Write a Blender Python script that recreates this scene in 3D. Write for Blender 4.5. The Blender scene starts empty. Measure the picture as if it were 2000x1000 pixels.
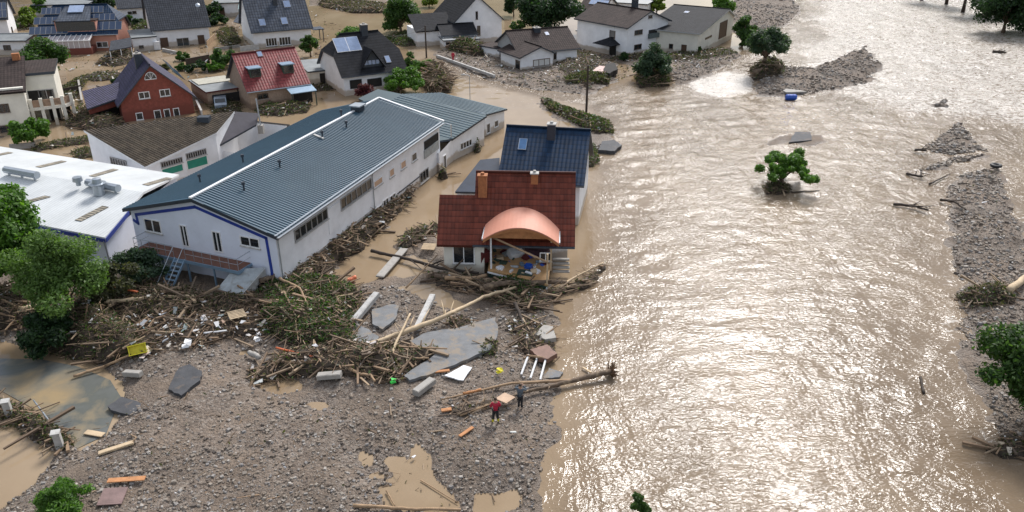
import bpy, math, random
import numpy as np
from mathutils import Vector as V, Matrix
R = random.Random(7); NR = np.random.default_rng(7)
rad = math.radians
SC = bpy.context.scene; COL = SC.collection
# ------------------------------------------------------------------ camera, sky, sun, exposure
F, TH, H = 1590.0, rad(25.5), 31.0
cd = bpy.data.cameras.new("camera"); cam = bpy.data.objects.new("camera", cd); COL.objects.link(cam)
cam.location = (0, 0, H); cam.rotation_euler = (rad(90) - TH, 0, 0)
cd.sensor_width = 36; cd.lens = 36 * F / 2000; cd.clip_end = 9000; cd.clip_start = .5
SC.camera = cam
SUN_AZ, SUN_EL = rad(20), rad(43)
w = bpy.data.worlds.new("World"); SC.world = w; w.use_nodes = True
nt = w.node_tree; N = nt.nodes; bg = N["Background"]
sky = N.new("ShaderNodeTexSky"); sky.sky_type = 'NISHITA'; sky.sun_disc = False
sky.sun_elevation = SUN_EL; sky.sun_rotation = SUN_AZ; sky.air_density = 1.2; sky.dust_density = 2.5
# thin broken cloud: a white procedural layer mixed into the physical sky
tc = N.new("ShaderNodeTexCoord"); mp = N.new("ShaderNodeMapping"); mp.inputs['Scale'].default_value = (1, 1, 2.2)
nz = N.new("ShaderNodeTexNoise"); nz.inputs['Scale'].default_value = 3.2; nz.inputs['Detail'].default_value = 6
cr = N.new("ShaderNodeValToRGB"); cr.color_ramp.elements[0].position = .36; cr.color_ramp.elements[1].position = .62
mx = N.new("ShaderNodeMixRGB"); mx.inputs[2].default_value = (7.0, 7.3, 8.0, 1)
nt.links.new(tc.outputs['Generated'], mp.inputs[0]); nt.links.new(mp.outputs[0], nz.inputs['Vector'])
nt.links.new(nz.outputs[0], cr.inputs[0]); nt.links.new(cr.outputs[0], mx.inputs[0])
nt.links.new(sky.outputs[0], mx.inputs[1]); nt.links.new(mx.outputs[0], bg.inputs[0])
bg.inputs[1].default_value = .124
sl = bpy.data.lights.new("sun", 'SUN'); sun = bpy.data.objects.new("sun", sl); COL.objects.link(sun)
sl.energy = 3.9; sl.angle = rad(19); sl.color = (1, .975, .95)
sun.rotation_euler = V((math.sin(SUN_AZ) * math.cos(SUN_EL), math.cos(SUN_AZ) * math.cos(SUN_EL), math.sin(SUN_EL))).to_track_quat('Z', 'Y').to_euler()
SC.view_settings.view_transform = 'Standard'; SC.view_settings.look = 'None'
SC.view_settings.exposure = 0.14; SC.view_settings.gamma = 1; SC.view_settings.use_curve_mapping = False
SC.cycles.use_denoising = True; SC.cycles.max_bounces = 6; SC.cycles.sample_clamp_indirect = 4

# ------------------------------------------------------------------ the survey: photograph pixel -> world point
cT, sT = math.cos(TH), math.sin(TH)
def ray(px, py):
    a, b = px - 1000, 500 - py
    return V((a, F * cT + b * sT, -F * sT + b * cT))
def P(px, py, z=0.0):
    r = ray(px, py); t = (z - H) / r.z; return V((r.x * t, r.y * t, z))
def proj(p):
    x, y, z = p[0], p[1], p[2] - H
    d = y * cT - z * sT; return (1000 + F * x / d, 500 - F * (y * sT + z * cT) / d)
def ZT(B, py):
    lo, hi = -5, 60
    for _ in range(40):
        m = (lo + hi) / 2
        if proj((B[0], B[1], m))[1] > py: lo = m
        else: hi = m
    return m
def mpp(px, py): return (P(px, py) - V((0, 0, H))).length / F

# ------------------------------------------------------------------ materials
MATS = {}
def nodes(m):
    m.use_nodes = True; return m.node_tree, m.node_tree.nodes, m.node_tree.links, m.node_tree.nodes["Principled BSDF"]
def noise(nt, scale, detail=4, rough=.55, vec=None, dist=0):
    n = nt.nodes.new("ShaderNodeTexNoise"); n.inputs['Scale'].default_value = scale; n.inputs['Detail'].default_value = detail
    n.inputs['Roughness'].default_value = rough; n.inputs['Distortion'].default_value = dist
    if vec is None:
        g = nt.nodes.new("ShaderNodeNewGeometry"); vec = g.outputs['Position']
    nt.links.new(vec, n.inputs['Vector']); return n.outputs[0]
def ramp(nt, fac, stops):
    r = nt.nodes.new("ShaderNodeValToRGB"); e = r.color_ramp.elements
    while len(e) < len(stops): e.new(.5)
    for i, (p, c) in enumerate(stops):
        e[i].position = p; e[i].color = (c, c, c, 1) if isinstance(c, (int, float)) else (*c, 1)
    nt.links.new(fac, r.inputs[0]); return r.outputs[0]
def mix(nt, f, a, b, mode='MIX'):
    m = nt.nodes.new("ShaderNodeMixRGB"); m.blend_type = mode
    for i, x in enumerate((f, a, b)):
        if isinstance(x, (int, float)): m.inputs[i].default_value = x if i == 0 else (x, x, x, 1)
        elif isinstance(x, tuple): m.inputs[i].default_value = (*x, 1)
        else: nt.links.new(x, m.inputs[i])
    return m.outputs[0]
def math_(nt, op, a, b=0.0, clamp=False):
    m = nt.nodes.new("ShaderNodeMath"); m.operation = op; m.use_clamp = clamp
    for i, x in enumerate((a, b)):
        if isinstance(x, (int, float)): m.inputs[i].default_value = x
        else: nt.links.new(x, m.inputs[i])
    return m.outputs[0]
def bump(nt, h, strength=.5, dist=.05, prev=None):
    b = nt.nodes.new("ShaderNodeBump"); b.inputs['Strength'].default_value = strength; b.inputs['Distance'].default_value = dist
    nt.links.new(h, b.inputs['Height'])
    if prev is not None: nt.links.new(prev, b.inputs['Normal'])
    return b.outputs[0]
def mat(name, col, rough=.7, var=.25, scale=1.2, bmp=.3, bs=14, metal=0, stain=None, spec=.5, tile=None, island=None, worn=None):
    """painted or plain surface: colour with blotchy wear, fine bump, an optional flood line of dried mud, optional tile courses in UV"""
    if name in MATS: return MATS[name]
    m = bpy.data.materials.new(name); nt, N, L, b = nodes(m); MATS[name] = m
    b.inputs['Roughness'].default_value = rough; b.inputs['Metallic'].default_value = metal
    b.inputs['Specular IOR Level'].default_value = spec
    c = tuple(col)
    lo = tuple(x * (1 - var) for x in c); hi = tuple(min(1, x * (1 + var * .6)) for x in c)
    col_o = ramp(nt, noise(nt, scale, 6, .62), [(.3, lo), (.72, hi)])
    if island:
        g = N.new("ShaderNodeNewGeometry")
        isl = ramp(nt, g.outputs['Random Per Island'], [(i / (len(island) - 1) if len(island) > 1 else 0, q) for i, q in enumerate(island)])
        col_o = mix(nt, .75, col_o, isl)
    if worn:
        f = ramp(nt, noise(nt, worn[1], 8, .7), [(worn[2], 0.), (worn[2] + .12, 1.)])
        col_o = mix(nt, math_(nt, 'MULTIPLY', f, worn[3] if len(worn) > 3 else .8), col_o, worn[0])
    nrm = None
    if tile:
        tw, th, kind, depth = tile; b.inputs['Specular IOR Level'].default_value = .22
        uv = N.new("ShaderNodeUVMap")
        sx = N.new("ShaderNodeSeparateXYZ"); L.new(uv.outputs[0], sx.inputs[0])
        u = math_(nt, 'DIVIDE', sx.outputs[0], tw); v = math_(nt, 'DIVIDE', sx.outputs[1], th)
        fu = math_(nt, 'FRACT', u); fv = math_(nt, 'FRACT', v)
        if kind == 'tile':
            hu = math_(nt, 'SINE', math_(nt, 'MULTIPLY', u, 6.2832)); hh = math_(nt, 'ADD', math_(nt, 'MULTIPLY', hu, .2), math_(nt, 'SUBTRACT', 1, fv))
        elif kind == 'rib':
            hh = math_(nt, 'SINE', math_(nt, 'MULTIPLY', u, 6.2832))
        elif kind == 'slate':
            hh = math_(nt, 'SUBTRACT', 1, fv)
        dark = ramp(nt, fv, [(0.0, .42), (.22, .95), (1., 1.1)]) if kind != 'rib' else ramp(nt, math_(nt, 'ADD', math_(nt, 'MULTIPLY', hh, .5), .5), [(0., .86), (.5, 1.)])
        # every tile a slightly different fired colour
        cx = N.new("ShaderNodeCombineXYZ"); L.new(math_(nt, 'FLOOR', u), cx.inputs[0]); L.new(math_(nt, 'FLOOR', v), cx.inputs[1])
        wn = N.new("ShaderNodeTexWhiteNoise"); wn.noise_dimensions = '2D'; L.new(cx.outputs[0], wn.inputs[0])
        col_o = mix(nt, 1., col_o, ramp(nt, wn.outputs[0], [(0, .78), (1, 1.18)] if depth > .01 else [(0, .97), (1, 1.02)]), 'MULTIPLY')
        col_o = mix(nt, 1., col_o, dark, 'MULTIPLY'); nrm = bump(nt, hh, 1.0, depth)
    if stain:
        z0, sc_, amt = stain
        g = N.new("ShaderNodeNewGeometry"); s = N.new("ShaderNodeSeparateXYZ"); L.new(g.outputs['Position'], s.inputs[0])
        zz = math_(nt, 'ADD', s.outputs[2], math_(nt, 'MULTIPLY', noise(nt, .9, 5, .6), 1.0))
        f = ramp(nt, math_(nt, 'DIVIDE', zz, z0 + .5 + 1e-3), [(.8, 1.), (1.0, 0.)])
        col_o = mix(nt, math_(nt, 'MULTIPLY', f, amt), col_o, sc_)
        g2 = ramp(nt, noise(nt, 3.1, 7, .7), [(.5, 0.), (.75, 1.)])
        col_o = mix(nt, math_(nt, 'MULTIPLY', g2, .16), col_o, tuple(x * .72 for x in c))
    L.new(col_o, b.inputs['Base Color'])
    n2 = bump(nt, noise(nt, bs, 4), bmp, .02, nrm)
    L.new(n2, b.inputs['Normal'])
    return m
MUD = (.23, .165, .11)
ST = (1.1, (.36, .29, .21), .65)
W_WHITE = mat('white_render', (.80, .81, .83), .75, .12, .7, .25, 9, stain=(1.0, (.38, .30, .21), .75))
W_SHADE = mat('white_render_blue_shade', (.72, .76, .86), .75, .08, .6, .2, 9, stain=(.5, (.40, .35, .30), .5))  # white render for shaded walls; their bluish shade is put into the colour
W_CREAM = mat('cream_render', (.74, .71, .62), .8, .14, .6, .25, 9, stain=ST)
W_GREY = mat('grey_render', (.36, .37, .38), .8, .14, .8, .25, 9, stain=(.6, MUD, .5))
W_PINK = mat('salmon_render', (.55, .27, .2), .8, .12, .8, .25, 9, stain=(1.0, (.3, .13, .08), .8))
W_BRICK = mat('red_brick', (.24, .065, .045), .85, .3, 3, .5, 22, stain=(1.6, (.16, .045, .03), .8))
W_TAN = mat('tan_brick', (.36, .26, .19), .85, .3, 4, .5, 22, stain=(1.1, (.16, .1, .06), .7))
TRIM = mat('dark_trim', (.035, .045, .06), .5, .2, 2, .1)
TRIMW = mat('white_trim', (.72, .73, .74), .5, .1, 2, .1)
R_BLUE = mat('blue_sheet_roof', (.028, .07, .108), .55, .2, .3, .05, 5, spec=.35, worn=((.055, .085, .105), .6, .56, .5))
R_BLUE2 = mat('blue_sheet_roof_annex', (.05, .085, .10), .7, .14, .35, .05, 5, metal=.1)
R_RIB = mat('blue_roof_rib', (.075, .135, .18), .5, .12, .5, .05, 5, spec=.4)
R_HALL = mat('white_sheet_roof', (.60, .62, .62), .5, .14, .35, .1, 6, worn=((.48, .48, .47), .5, .6, .35), tile=(.33, 5, 'rib', .006))
R_TILE_RED = mat('dark_red_tiles', (.155, .036, .020), .6, .3, .8, .3, 10, tile=(.32, .52, 'tile', .10), worn=((.10, .035, .03), 1.6, .55, .5))
R_TILE_RED2 = mat('red_tiles', (.20, .042, .042), .6, .2, .8, .3, 10, tile=(.4, .5, 'tile', .08))
R_TILE_BLUE = mat('blue_tiles', (.006, .027, .066), .6, .2, .8, .3, 10, tile=(.4, .52, 'tile', .10))
R_TILE_VIO = mat('violet_tiles', (.035, .032, .07), .6, .2, .8, .3, 10, tile=(.35, .42, 'tile', .06))
R_SLATE = mat('grey_slate', (.042, .047, .058), .8, .2, .8, .3, 10, tile=(.4, .5, 'tile', .06))
R_SLATE2 = mat('blue_grey_slate', (.06, .072, .095), .7, .2, .8, .3, 10, tile=(.5, .6, 'tile', .07))
R_BLACK = mat('black_slate', (.016, .017, .021), .85, .35, .8, .3, 10, spec=.25, tile=(.4, .5, 'slate', .05), worn=((.05, .048, .045), 2.2, .6, .5))
R_BROWN = mat('brown_tiles', (.042, .029, .026), .85, .3, .8, .3, 10, tile=(.4, .5, 'tile', .06), worn=((.075, .055, .05), 2., .6, .5))
R_BARN = mat('mossy_corrugated_cement', (.062, .048, .034), .9, .5, 1.3, .5, 12, tile=(.3, 1.6, 'rib', .06), worn=((.15, .13, .105), 3.5, .53, .5))
R_ASB = mat('weathered_cement_sheet', (.23, .21, .19), .9, .35, 1.3, .5, 12, tile=(.6, 1.4, 'slate', .06), worn=((.07, .06, .05), 1.8, .56, .8))
R_FLAT = mat('grey_roofing_felt', (.22, .235, .24), .6, .3, .6, .3, 8)
R_COPPER = mat('salmon_barrel_sheet', (.60, .26, .175), .62, .10, .6, .1, 6, worn=((.6, .32, .24), .8, .55, .5))
GLASS = mat('window_glass', (.018, .022, .026), .07, .3, 2, .02, 3, spec=.8)
GLASSB = mat('pale_blue_glass', (.10, .22, .42), .08, .3, 2, .02, 3, spec=.9)
SOLAR = mat('solar_cell', (.03, .055, .11), .18, .2, 2, .02, 3, spec=.8)
SOLARP = mat('pale_collector', (.28, .36, .52), .15, .2, 2, .02, 3, spec=.8)
FR_W = mat('white_frame', (.78, .78, .78), .45, .06, 3, .05)
FR_B = mat('brown_frame', (.09, .05, .03), .5, .2, 3, .1)
FR_G = mat('grey_frame', (.32, .31, .30), .5, .2, 3, .1)
FR_K = mat('dark_green_frame', (.03, .06, .045), .5, .2, 3, .1)
PEACH = mat('closed_peach_blind', (.55, .37, .25), .8, .08, 2, .1)
BLIND = mat('white_roller_blind', (.6, .6, .58), .7, .1, 2, .1)
CURT = mat('hanging_curtain', (.42, .39, .34), .9, .3, 3, .3)
GREEN = mat('green_garage_door', (.02, .24, .17), .5, .15, 2, .1, stain=(.3, MUD, .5))
DARK = mat('dark_interior', (.022, .02, .018), .9, .4, 2, .2)  # near-black: shade of openings and covered depths put into the colour
BRK_CH = mat('orange_brick_chimney', (.38, .15, .06), .85, .3, 4, .5, 20)
CONC = mat('concrete', (.36, .34, .31), .85, .25, 2, .4, 12, worn=((.2, .17, .13), 2, .55, .5))
CONCW = mat('pale_concrete', (.46, .45, .43), .8, .25, 2, .3, 12, worn=((.28, .23, .18), 1.7, .54, .6))
STEEL = mat('galvanised_steel', (.42, .46, .5), .35, .15, 2, .1, metal=.6)
STEELB = mat('blue_grey_steel', (.22, .32, .42), .45, .15, 2, .1, metal=.3)
RUST = mat('rust_brown_deck', (.16, .07, .045), .8, .3, 3, .4)
STRIPE = mat('blue_stripe_paint', (.02, .05, .30), .5, .1, 2, .1)
WOOD = mat('bare_wood', (.36, .24, .14), .8, .35, 2, .4, 18, worn=((.16, .1, .06), 2.5, .55, .6))
WOODO = mat('fresh_orange_wood', (.48, .22, .09), .8, .3, 2, .4, 18)
WOODP = mat('pale_timber', (.55, .42, .27), .8, .25, 2, .4, 18)
BARK = mat('wet_bark', (.13, .09, .06), .85, .4, 3, .7, 16, worn=((.34, .25, .16), 2., .52, .8))
BARKD = mat('dark_bark', (.06, .045, .035), .9, .4, 3, .7, 16)
ROOTM = mat('muddy_roots', (.15, .085, .045), .95, .4, 4, .7, 20)
ASPH = mat('broken_asphalt', (.17, .175, .18), .8, .25, 1.3, .6, 30, worn=((.25, .2, .145), .9, .49, .8))
ASPHD = mat('dark_asphalt', (.06, .062, .068), .8, .3, 1.3, .6, 30, worn=((.16, .12, .09), 1.2, .55, .6))
FLOORW = mat('warm_wood_floor', (.52, .31, .14), .55, .2, 1.5, .2, worn=((.22, .15, .09), 1.6, .56, .5))
YELLOW = mat('yellow_plastic', (.75, .66, .02), .4, .1, 2, .1)
BLUEP = mat('blue_plastic', (.02, .09, .45), .35, .1, 2, .1)
ORANGE = mat('orange_plastic', (.65, .16, .06), .5, .15, 2, .1)
BLACKP = mat('black_rubber', (.02, .02, .022), .6, .2, 2, .2)
GREYP = mat('grey_panel', (.34, .37, .38), .5, .25, 2, .2, worn=((.2, .19, .16), 1.8, .5, .6))
SKIN = mat('skin', (.42, .25, .17), .6, .05, 5, .05)
MAUVE = mat('mud_mauve_board', (.21, .14, .13), .8, .25, 2, .3)

# ------------------------------------------------------------------ mesh builder
class MB:
    def __init__(s): s.v = []; s.f = []; s.uv = []; s.mi = []
    def poly(s, pts, uvs=None, mi=0):
        n = len(s.v); s.v += [tuple(p) for p in pts]; s.f.append(tuple(range(n, n + len(pts))))
        s.uv += [tuple(u) for u in (uvs or [(0, 0)] * len(pts))]; s.mi.append(mi)
    def box(s, o, a, b, c, mi=0):
        """corner o, edge vectors a, b, c"""
        o, a, b, c = V(o), V(a), V(b), V(c)
        if a.cross(b).dot(c) < 0: a, b = b, a
        p = [o, o + a, o + a + b, o + b, o + c, o + a + c, o + a + b + c, o + b + c]
        for q in ((0, 3, 2, 1), (4, 5, 6, 7), (0, 1, 5, 4), (1, 2, 6, 5), (2, 3, 7, 6), (3, 0, 4, 7)):
            la = (p[q[1]] - p[q[0]]).length; lb = (p[q[2]] - p[q[1]]).length
            s.poly([p[i] for i in q], [(0, 0), (la, 0), (la, lb), (0, lb)], mi)
        return s
    def cbox(s, c, sx, sy, sz, rz=0, mi=0, tilt=0):
        """box centred in plan on c with its bottom at c.z"""
        M = Matrix.Rotation(rz, 3, 'Z') @ Matrix.Rotation(tilt, 3, 'X')
        a, b, d = M @ V((sx, 0, 0)), M @ V((0, sy, 0)), M @ V((0, 0, sz))
        return s.box(V(c) - a / 2 - b / 2, a, b, d, mi)
    def tube(s, pts, rs, k=7, mi=0, cap=True, wob=0):
        pts = [V(p) for p in pts]
        if isinstance(rs, (int, float)): rs = [rs] * len(pts)
        rings = []; side = None
        for i, p in enumerate(pts):
            d = (pts[min(i + 1, len(pts) - 1)] - pts[max(i - 1, 0)]); d = d.normalized() if d.length > 1e-9 else V((0, 0, 1))
            ref = V((0, 0, 1)) if abs(d.z) < .9 else V((1, 0, 0))
            x = d.cross(ref).normalized(); y = d.cross(x)
            rings.append([p + (x * math.cos(6.2832 * j / k) + y * math.sin(6.2832 * j / k)) * rs[i] * (1 + R.uniform(-wob, wob)) for j in range(k)])
        base = len(s.v)
        for r in rings: s.v += [tuple(q) for q in r]
        for i in range(len(rings) - 1):
            for j in range(k):
                a = base + i * k + j; b = base + i * k + (j + 1) % k
                s.f.append((a, b, b + k, a + k)); s.uv += [(0, 0)] * 4; s.mi.append(mi)
        if cap:
            s.f.append(tuple(base + j for j in range(k))[::-1]); s.uv += [(0, 0)] * k; s.mi.append(mi)
            t = base + (len(rings) - 1) * k; s.f.append(tuple(t + j for j in range(k))); s.uv += [(0, 0)] * k; s.mi.append(mi)
        return s
    def slab(s, pts, t, mi=0, uax=None, mi2=None):
        """planar-ish polygon given a thickness t downward; UV: u along uax (default first edge), v up the slope, in metres"""
        pts = [V(p) for p in pts]
        if sum((pts[i].x * pts[(i + 1) % len(pts)].y - pts[(i + 1) % len(pts)].x * pts[i].y) for i in range(len(pts))) < 0: pts = pts[::-1]
        nrm = V((0, 0, 0))
        for i in range(1, len(pts) - 1): nrm += (pts[i] - pts[0]).cross(pts[i + 1] - pts[0])
        nrm.normalize()
        u = (V(uax) if uax is not None else pts[1] - pts[0]).normalized(); vv = nrm.cross(u).normalized()
        if vv.z < 0: vv = -vv
        s.poly(pts, [(p.dot(u), p.dot(vv)) for p in pts], mi)
        low = [p - V((0, 0, t)) for p in pts]; m2 = mi if mi2 is None else mi2
        s.poly(low[::-1], None, m2)
        for i in range(len(pts)):
            j = (i + 1) % len(pts); s.poly([pts[i], low[i], low[j], pts[j]], None, m2)
        return s
    def build(s, name, m, parent=None, smooth=False):
        me = bpy.data.meshes.new(name)
        off = parent_loc(parent)
        me.from_pydata([(a[0] - off[0], a[1] - off[1], a[2] - off[2]) for a in s.v], [], s.f)
        ul = me.uv_layers.new(name="UVMap"); ul.data.foreach_set('uv', [c for q in s.uv for c in q])
        for x in (m if isinstance(m, (list, tuple)) else [m]): me.materials.append(x)
        me.polygons.foreach_set('material_index', s.mi)
        if smooth: me.polygons.foreach_set('use_smooth', [True] * len(me.polygons))
        me.update()
        o = bpy.data.objects.new(name, me); COL.objects.link(o)
        if parent is not None: o.parent = parent
        return o
def parent_loc(p):
    v = V((0, 0, 0))
    while p is not None: v = v + p.location; p = p.parent
    return v
def tag(o, label=None, cat=None, group=None, kind=None):
    if label: o['label'] = label
    if cat: o['category'] = cat
    if group: o['group'] = group
    if kind: o['kind'] = kind
    return o
def thing(name, label, cat, loc, group=None):
    o = bpy.data.objects.new(name, None); COL.objects.link(o); o.location = V(loc); o.empty_display_size = .3
    return tag(o, label, cat, group)
def solo(mb, name, label, cat, m, loc, group=None, kind=None, smooth=False):
    """a thing that is one mesh, its origin at loc"""
    o = mb.build(name, m, None, smooth); loc = V(loc)
    o.data.transform(Matrix.Translation(-loc)); o.location = loc
    return tag(o, label, cat, group, kind or 'thing')
def np_mesh(name, Vt, Fc, mats, mi=None, smooth=False, loc=(0, 0, 0), uv=None):
    """mesh from numpy arrays; Fc (M,k)"""
    me = bpy.data.meshes.new(name); Vt = np.asarray(Vt, np.float32) - np.asarray(loc, np.float32); k = Fc.shape[1]
    me.vertices.add(len(Vt)); me.vertices.foreach_set('co', Vt.ravel())
    me.loops.add(Fc.size); me.loops.foreach_set('vertex_index', Fc.astype(np.int32).ravel())
    me.polygons.add(len(Fc)); me.polygons.foreach_set('loop_start', np.arange(len(Fc), dtype=np.int32) * k)
    me.polygons.foreach_set('loop_total', np.full(len(Fc), k, np.int32))
    for m in mats: me.materials.append(m)
    if mi is not None: me.polygons.foreach_set('material_index', np.asarray(mi, np.int32))
    me.polygons.foreach_set('use_smooth', np.full(len(Fc), smooth))
    me.update(calc_edges=True); me.validate()
    o = bpy.data.objects.new(name, me); COL.objects.link(o); o.location = V(loc); return o

# ------------------------------------------------------------------ numpy noise and polygon distance
def vnoise(x, y, seed=0):
    xi = np.floor(x).astype(np.int64); yi = np.floor(y).astype(np.int64); fx = x - xi; fy = y - yi
    fx = fx * fx * (3 - 2 * fx); fy = fy * fy * (3 - 2 * fy)
    def h(a, b):
        n = (a * 374761393 + b * 668265263 + seed * 1442695041) & 0xffffffff
        n = ((n ^ (n >> 13)) * 1274126177) & 0xffffffff
        return ((n ^ (n >> 16)) & 0xffff) / 65535.0
    return (h(xi, yi) * (1 - fx) + h(xi + 1, yi) * fx) * (1 - fy) + (h(xi, yi + 1) * (1 - fx) + h(xi + 1, yi + 1) * fx) * fy
def fbm(x, y, oct=4, seed=0):
    a = 0; s = 0; amp = 1
    for o in range(oct):
        a = a + amp * vnoise(x * 2 ** o + 17.3 * o, y * 2 ** o + 5.1 * o, seed + o); s += amp; amp *= .5
    return a / s * 2 - 1
def sdist(x, y, poly):
    """signed distance to a polygon, positive inside"""
    d = np.full(x.shape, 1e9); ins = np.zeros(x.shape, bool); n = len(poly)
    for i in range(n):
        ax, ay = poly[i][0], poly[i][1]; bx, by = poly[(i + 1) % n][0], poly[(i + 1) % n][1]
        ex, ey = bx - ax, by - ay; t = np.clip(((x - ax) * ex + (y - ay) * ey) / (ex * ex + ey * ey + 1e-12), 0, 1)
        d = np.minimum(d, np.hypot(x - ax - t * ex, y - ay - t * ey))
        c = ((ay > y) != (by > y)) & (x < (bx - ax) * (y - ay) / (by - ay + 1e-12) + ax); ins ^= c
    return np.where(ins, d, -d)
def W(pl, z=0): return [P(a, b, z)[:2] for a, b in pl]

# ------------------------------------------------------------------ terrain, road, water
LAND = [  # (outline, height, slope)
    (W([(1050, 1300), (1043, 960), (1062, 900), (1092, 850), (1078, 800), (1085, 775), (1108, 750), (1075, 705), (1090, 650), (1072, 612), (1000, 588), (930, 607), (860, 592), (800, 572), (745, 550), (690, 562), (640, 548), (700, 478), (770, 418), (760, 395), (545, 500), (230, 520), (0, 480), (-500, 430), (-700, 1300)]), .55, .35),
    (W([(1862, 345), (1945, 328), (1968, 395), (2003, 470), (2060, 540), (2300, 700), (2500, 1000), (2200, 960), (2000, 890), (1955, 862), (1940, 815), (1920, 755), (1885, 705), (1868, 640), (1868, 560), (1858, 450), (1848, 380)]), .9, .25),
    (W([(1790, 297), (1872, 241), (1928, 296), (1850, 302)]), .5, .3),
    (W([(1800, 335), (1850, 309), (1925, 303), (1850, 325)]), .15, .2),
    (W([(1465, 140), (1500, 128), (1590, 135), (1690, 90), (1722, 128), (1690, 165), (1600, 178), (1575, 192), (1480, 186)]), 1.1, .3),
    (W([(1824, 209), (1845, 194), (1856, 210)]), .5, .5),
    (W([(1440, -60), (1500, -60), (1565, 20), (1520, 62), (1455, 78), (1425, 60)]), .9, .25),
    (W([(850, 108), (905, 138), (960, 158), (1060, 178), (1150, 186), (1205, 160), (1200, 125), (1150, 105), (1130, 95), (1010, 120), (930, 88), (870, 88)]), .45, .3),
    (W([(1165, 110), (1310, 105), (1430, 95), (1450, 108), (1395, 140), (1330, 165), (1310, 150), (1240, 128)]), .5, .3),
    (W([(1055, 202), (1120, 228), (1180, 250), (1200, 262), (1180, 300), (1150, 330), (1140, 300), (1150, 262), (1090, 232)]), .05, .2),
    (W([(1150, 292), (1190, 276), (1215, 290), (1190, 302)]), .25, .3),
    (W([(830, 480), (858, 470), (880, 530), (850, 530), (820, 500)]), .3, .4),
    (W([(770, 480), (800, 455), (860, 440), (850, 470), (790, 500)]), .12, .3),
    (W([(1500, 285), (1520, 268), (1600, 262), (1600, 278), (1560, 290)]), .1, .3),
    (W([(700, 560), (760, 545), (870, 525), (1080, 555), (1060, 615), (930, 600), (850, 560), (760, 560)]), .1, .25),
    (W([(600, 12), (760, 5), (790, -40), (640, -40)]), .4, .2),
]
POOL = [  # flooded hollows inside the gravel, drawn as the photograph shows them
    (W([(-300, 650), (0, 668), (90, 680), (180, 705), (238, 748), (242, 790), (216, 846), (160, 884), (140, 868), (95, 830), (40, 790), (-40, 760), (-300, 740)]), .5),
    (W([(-300, 760), (0, 818), (60, 852), (112, 885), (70, 945), (0, 1000), (-200, 1120)]), .5),
    (W([(805, 862), (828, 866), (848, 905), (850, 935), (885, 968), (912, 996), (860, 1002), (762, 992), (742, 955), (775, 950), (760, 935), (725, 930), (735, 925), (775, 940), (752, 900), (760, 888), (785, 890), (802, 900), (800, 880)]), .3),
    (W([(925, 962), (975, 968), (1010, 962), (1010, 990), (960, 1010), (925, 1000)]), .3),
    (W([(705, 885), (728, 892), (724, 912), (708, 905)]), .25),
    (W([(500, 742), (550, 728), (580, 745), (590, 762), (545, 768), (500, 752)]), .3),
    (W([(600, 782), (640, 790), (632, 800), (604, 795)]), .2),
    (W([(460, 680), (485, 682), (500, 695), (465, 695)]), .2),
]
GRAVEL_AREAS = [0, 1, 2, 3, 4, 5, 6, 7, 8, 10, 11]
def ground_h(x, y):
    n1 = fbm(x * .35, y * .35, 4, 3); n2 = fbm(x * 1.3, y * 1.3, 3, 9); n0 = fbm(x * .08, y * .08, 3, 21)
    h = np.full(x.shape, -.8)
    for pl, hm, sl_ in LAND:
        s = sdist(x, y, pl) + n1 * 1.3 + n2 * .4
        hh = np.clip(s * sl_, -.8, 1e9); hh = np.where(hh > 0, hm * (1 - np.exp(-hh / hm)), hh)
        h = np.maximum(h, hh)
    h = h + np.where(h > 0, n1 * .12 + n2 * .05 + n0 * .12, 0)
    # silted-up village: shoals of mud just breaking the surface
    vill = np.clip((y - 92) / 8, 0, 1) * np.clip((-4 - (x + (y - 92) * .05)) / 5, 0, 1)
    h = np.maximum(h, np.where(vill > 0, -.45 + vill * (fbm(x * .12, y * .12, 4, 40) * .75 + n1 * .25), -.8))
    for pl, d in POOL:
        s = sdist(x, y, pl) + n1 * .3 + n2 * .12
        h = np.minimum(h, np.where(s > 0, -np.minimum(.06 + s * .3, d), np.minimum(h, .03 - s * .22)))
    far = np.clip((np.hypot(x, y - 120) - 240) / 200, 0, 1)
    return h + far * 4
def axis(lo, hi, near, far0, g):
    a = [near]; st = far0
    while a[-1] < hi: a.append(a[-1] + st); st *= g
    return a
def grid_axes():
    ys = [10.0]; st = .30
    while ys[-1] < 4200:
        y = ys[-1]; st = .30 if y < 60 else (.30 + (y - 60) * .006 if y < 240 else st * 1.25); ys.append(y + st)
    xs = [0.0]; st = .38
    while xs[-1] < 4200:
        x = xs[-1]; st = .38 if x < 45 else (.38 + (x - 45) * .02 if x < 150 else st * 1.25); xs.append(x + st)
    xs = [-a for a in xs[::-1]][:-1] + xs
    return np.array(xs), np.array([-3000, -1000, -200, -30, -5, 3] + ys)
gx, gy = grid_axes(); GX, GY = np.meshgrid(gx, gy)
def gfaces(nx, ny):
    i = np.arange(nx - 1)[None, :] + np.arange(ny - 1)[:, None] * nx
    return np.stack([i, i + 1, i + 1 + nx, i + nx], -1).reshape(-1, 4)
def setattr_(me, name, arr):
    a = me.attributes.new(name, 'FLOAT', 'POINT'); a.data.foreach_set('value', arr.astype(np.float32).ravel())
GH = ground_h(GX, GY)
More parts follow.
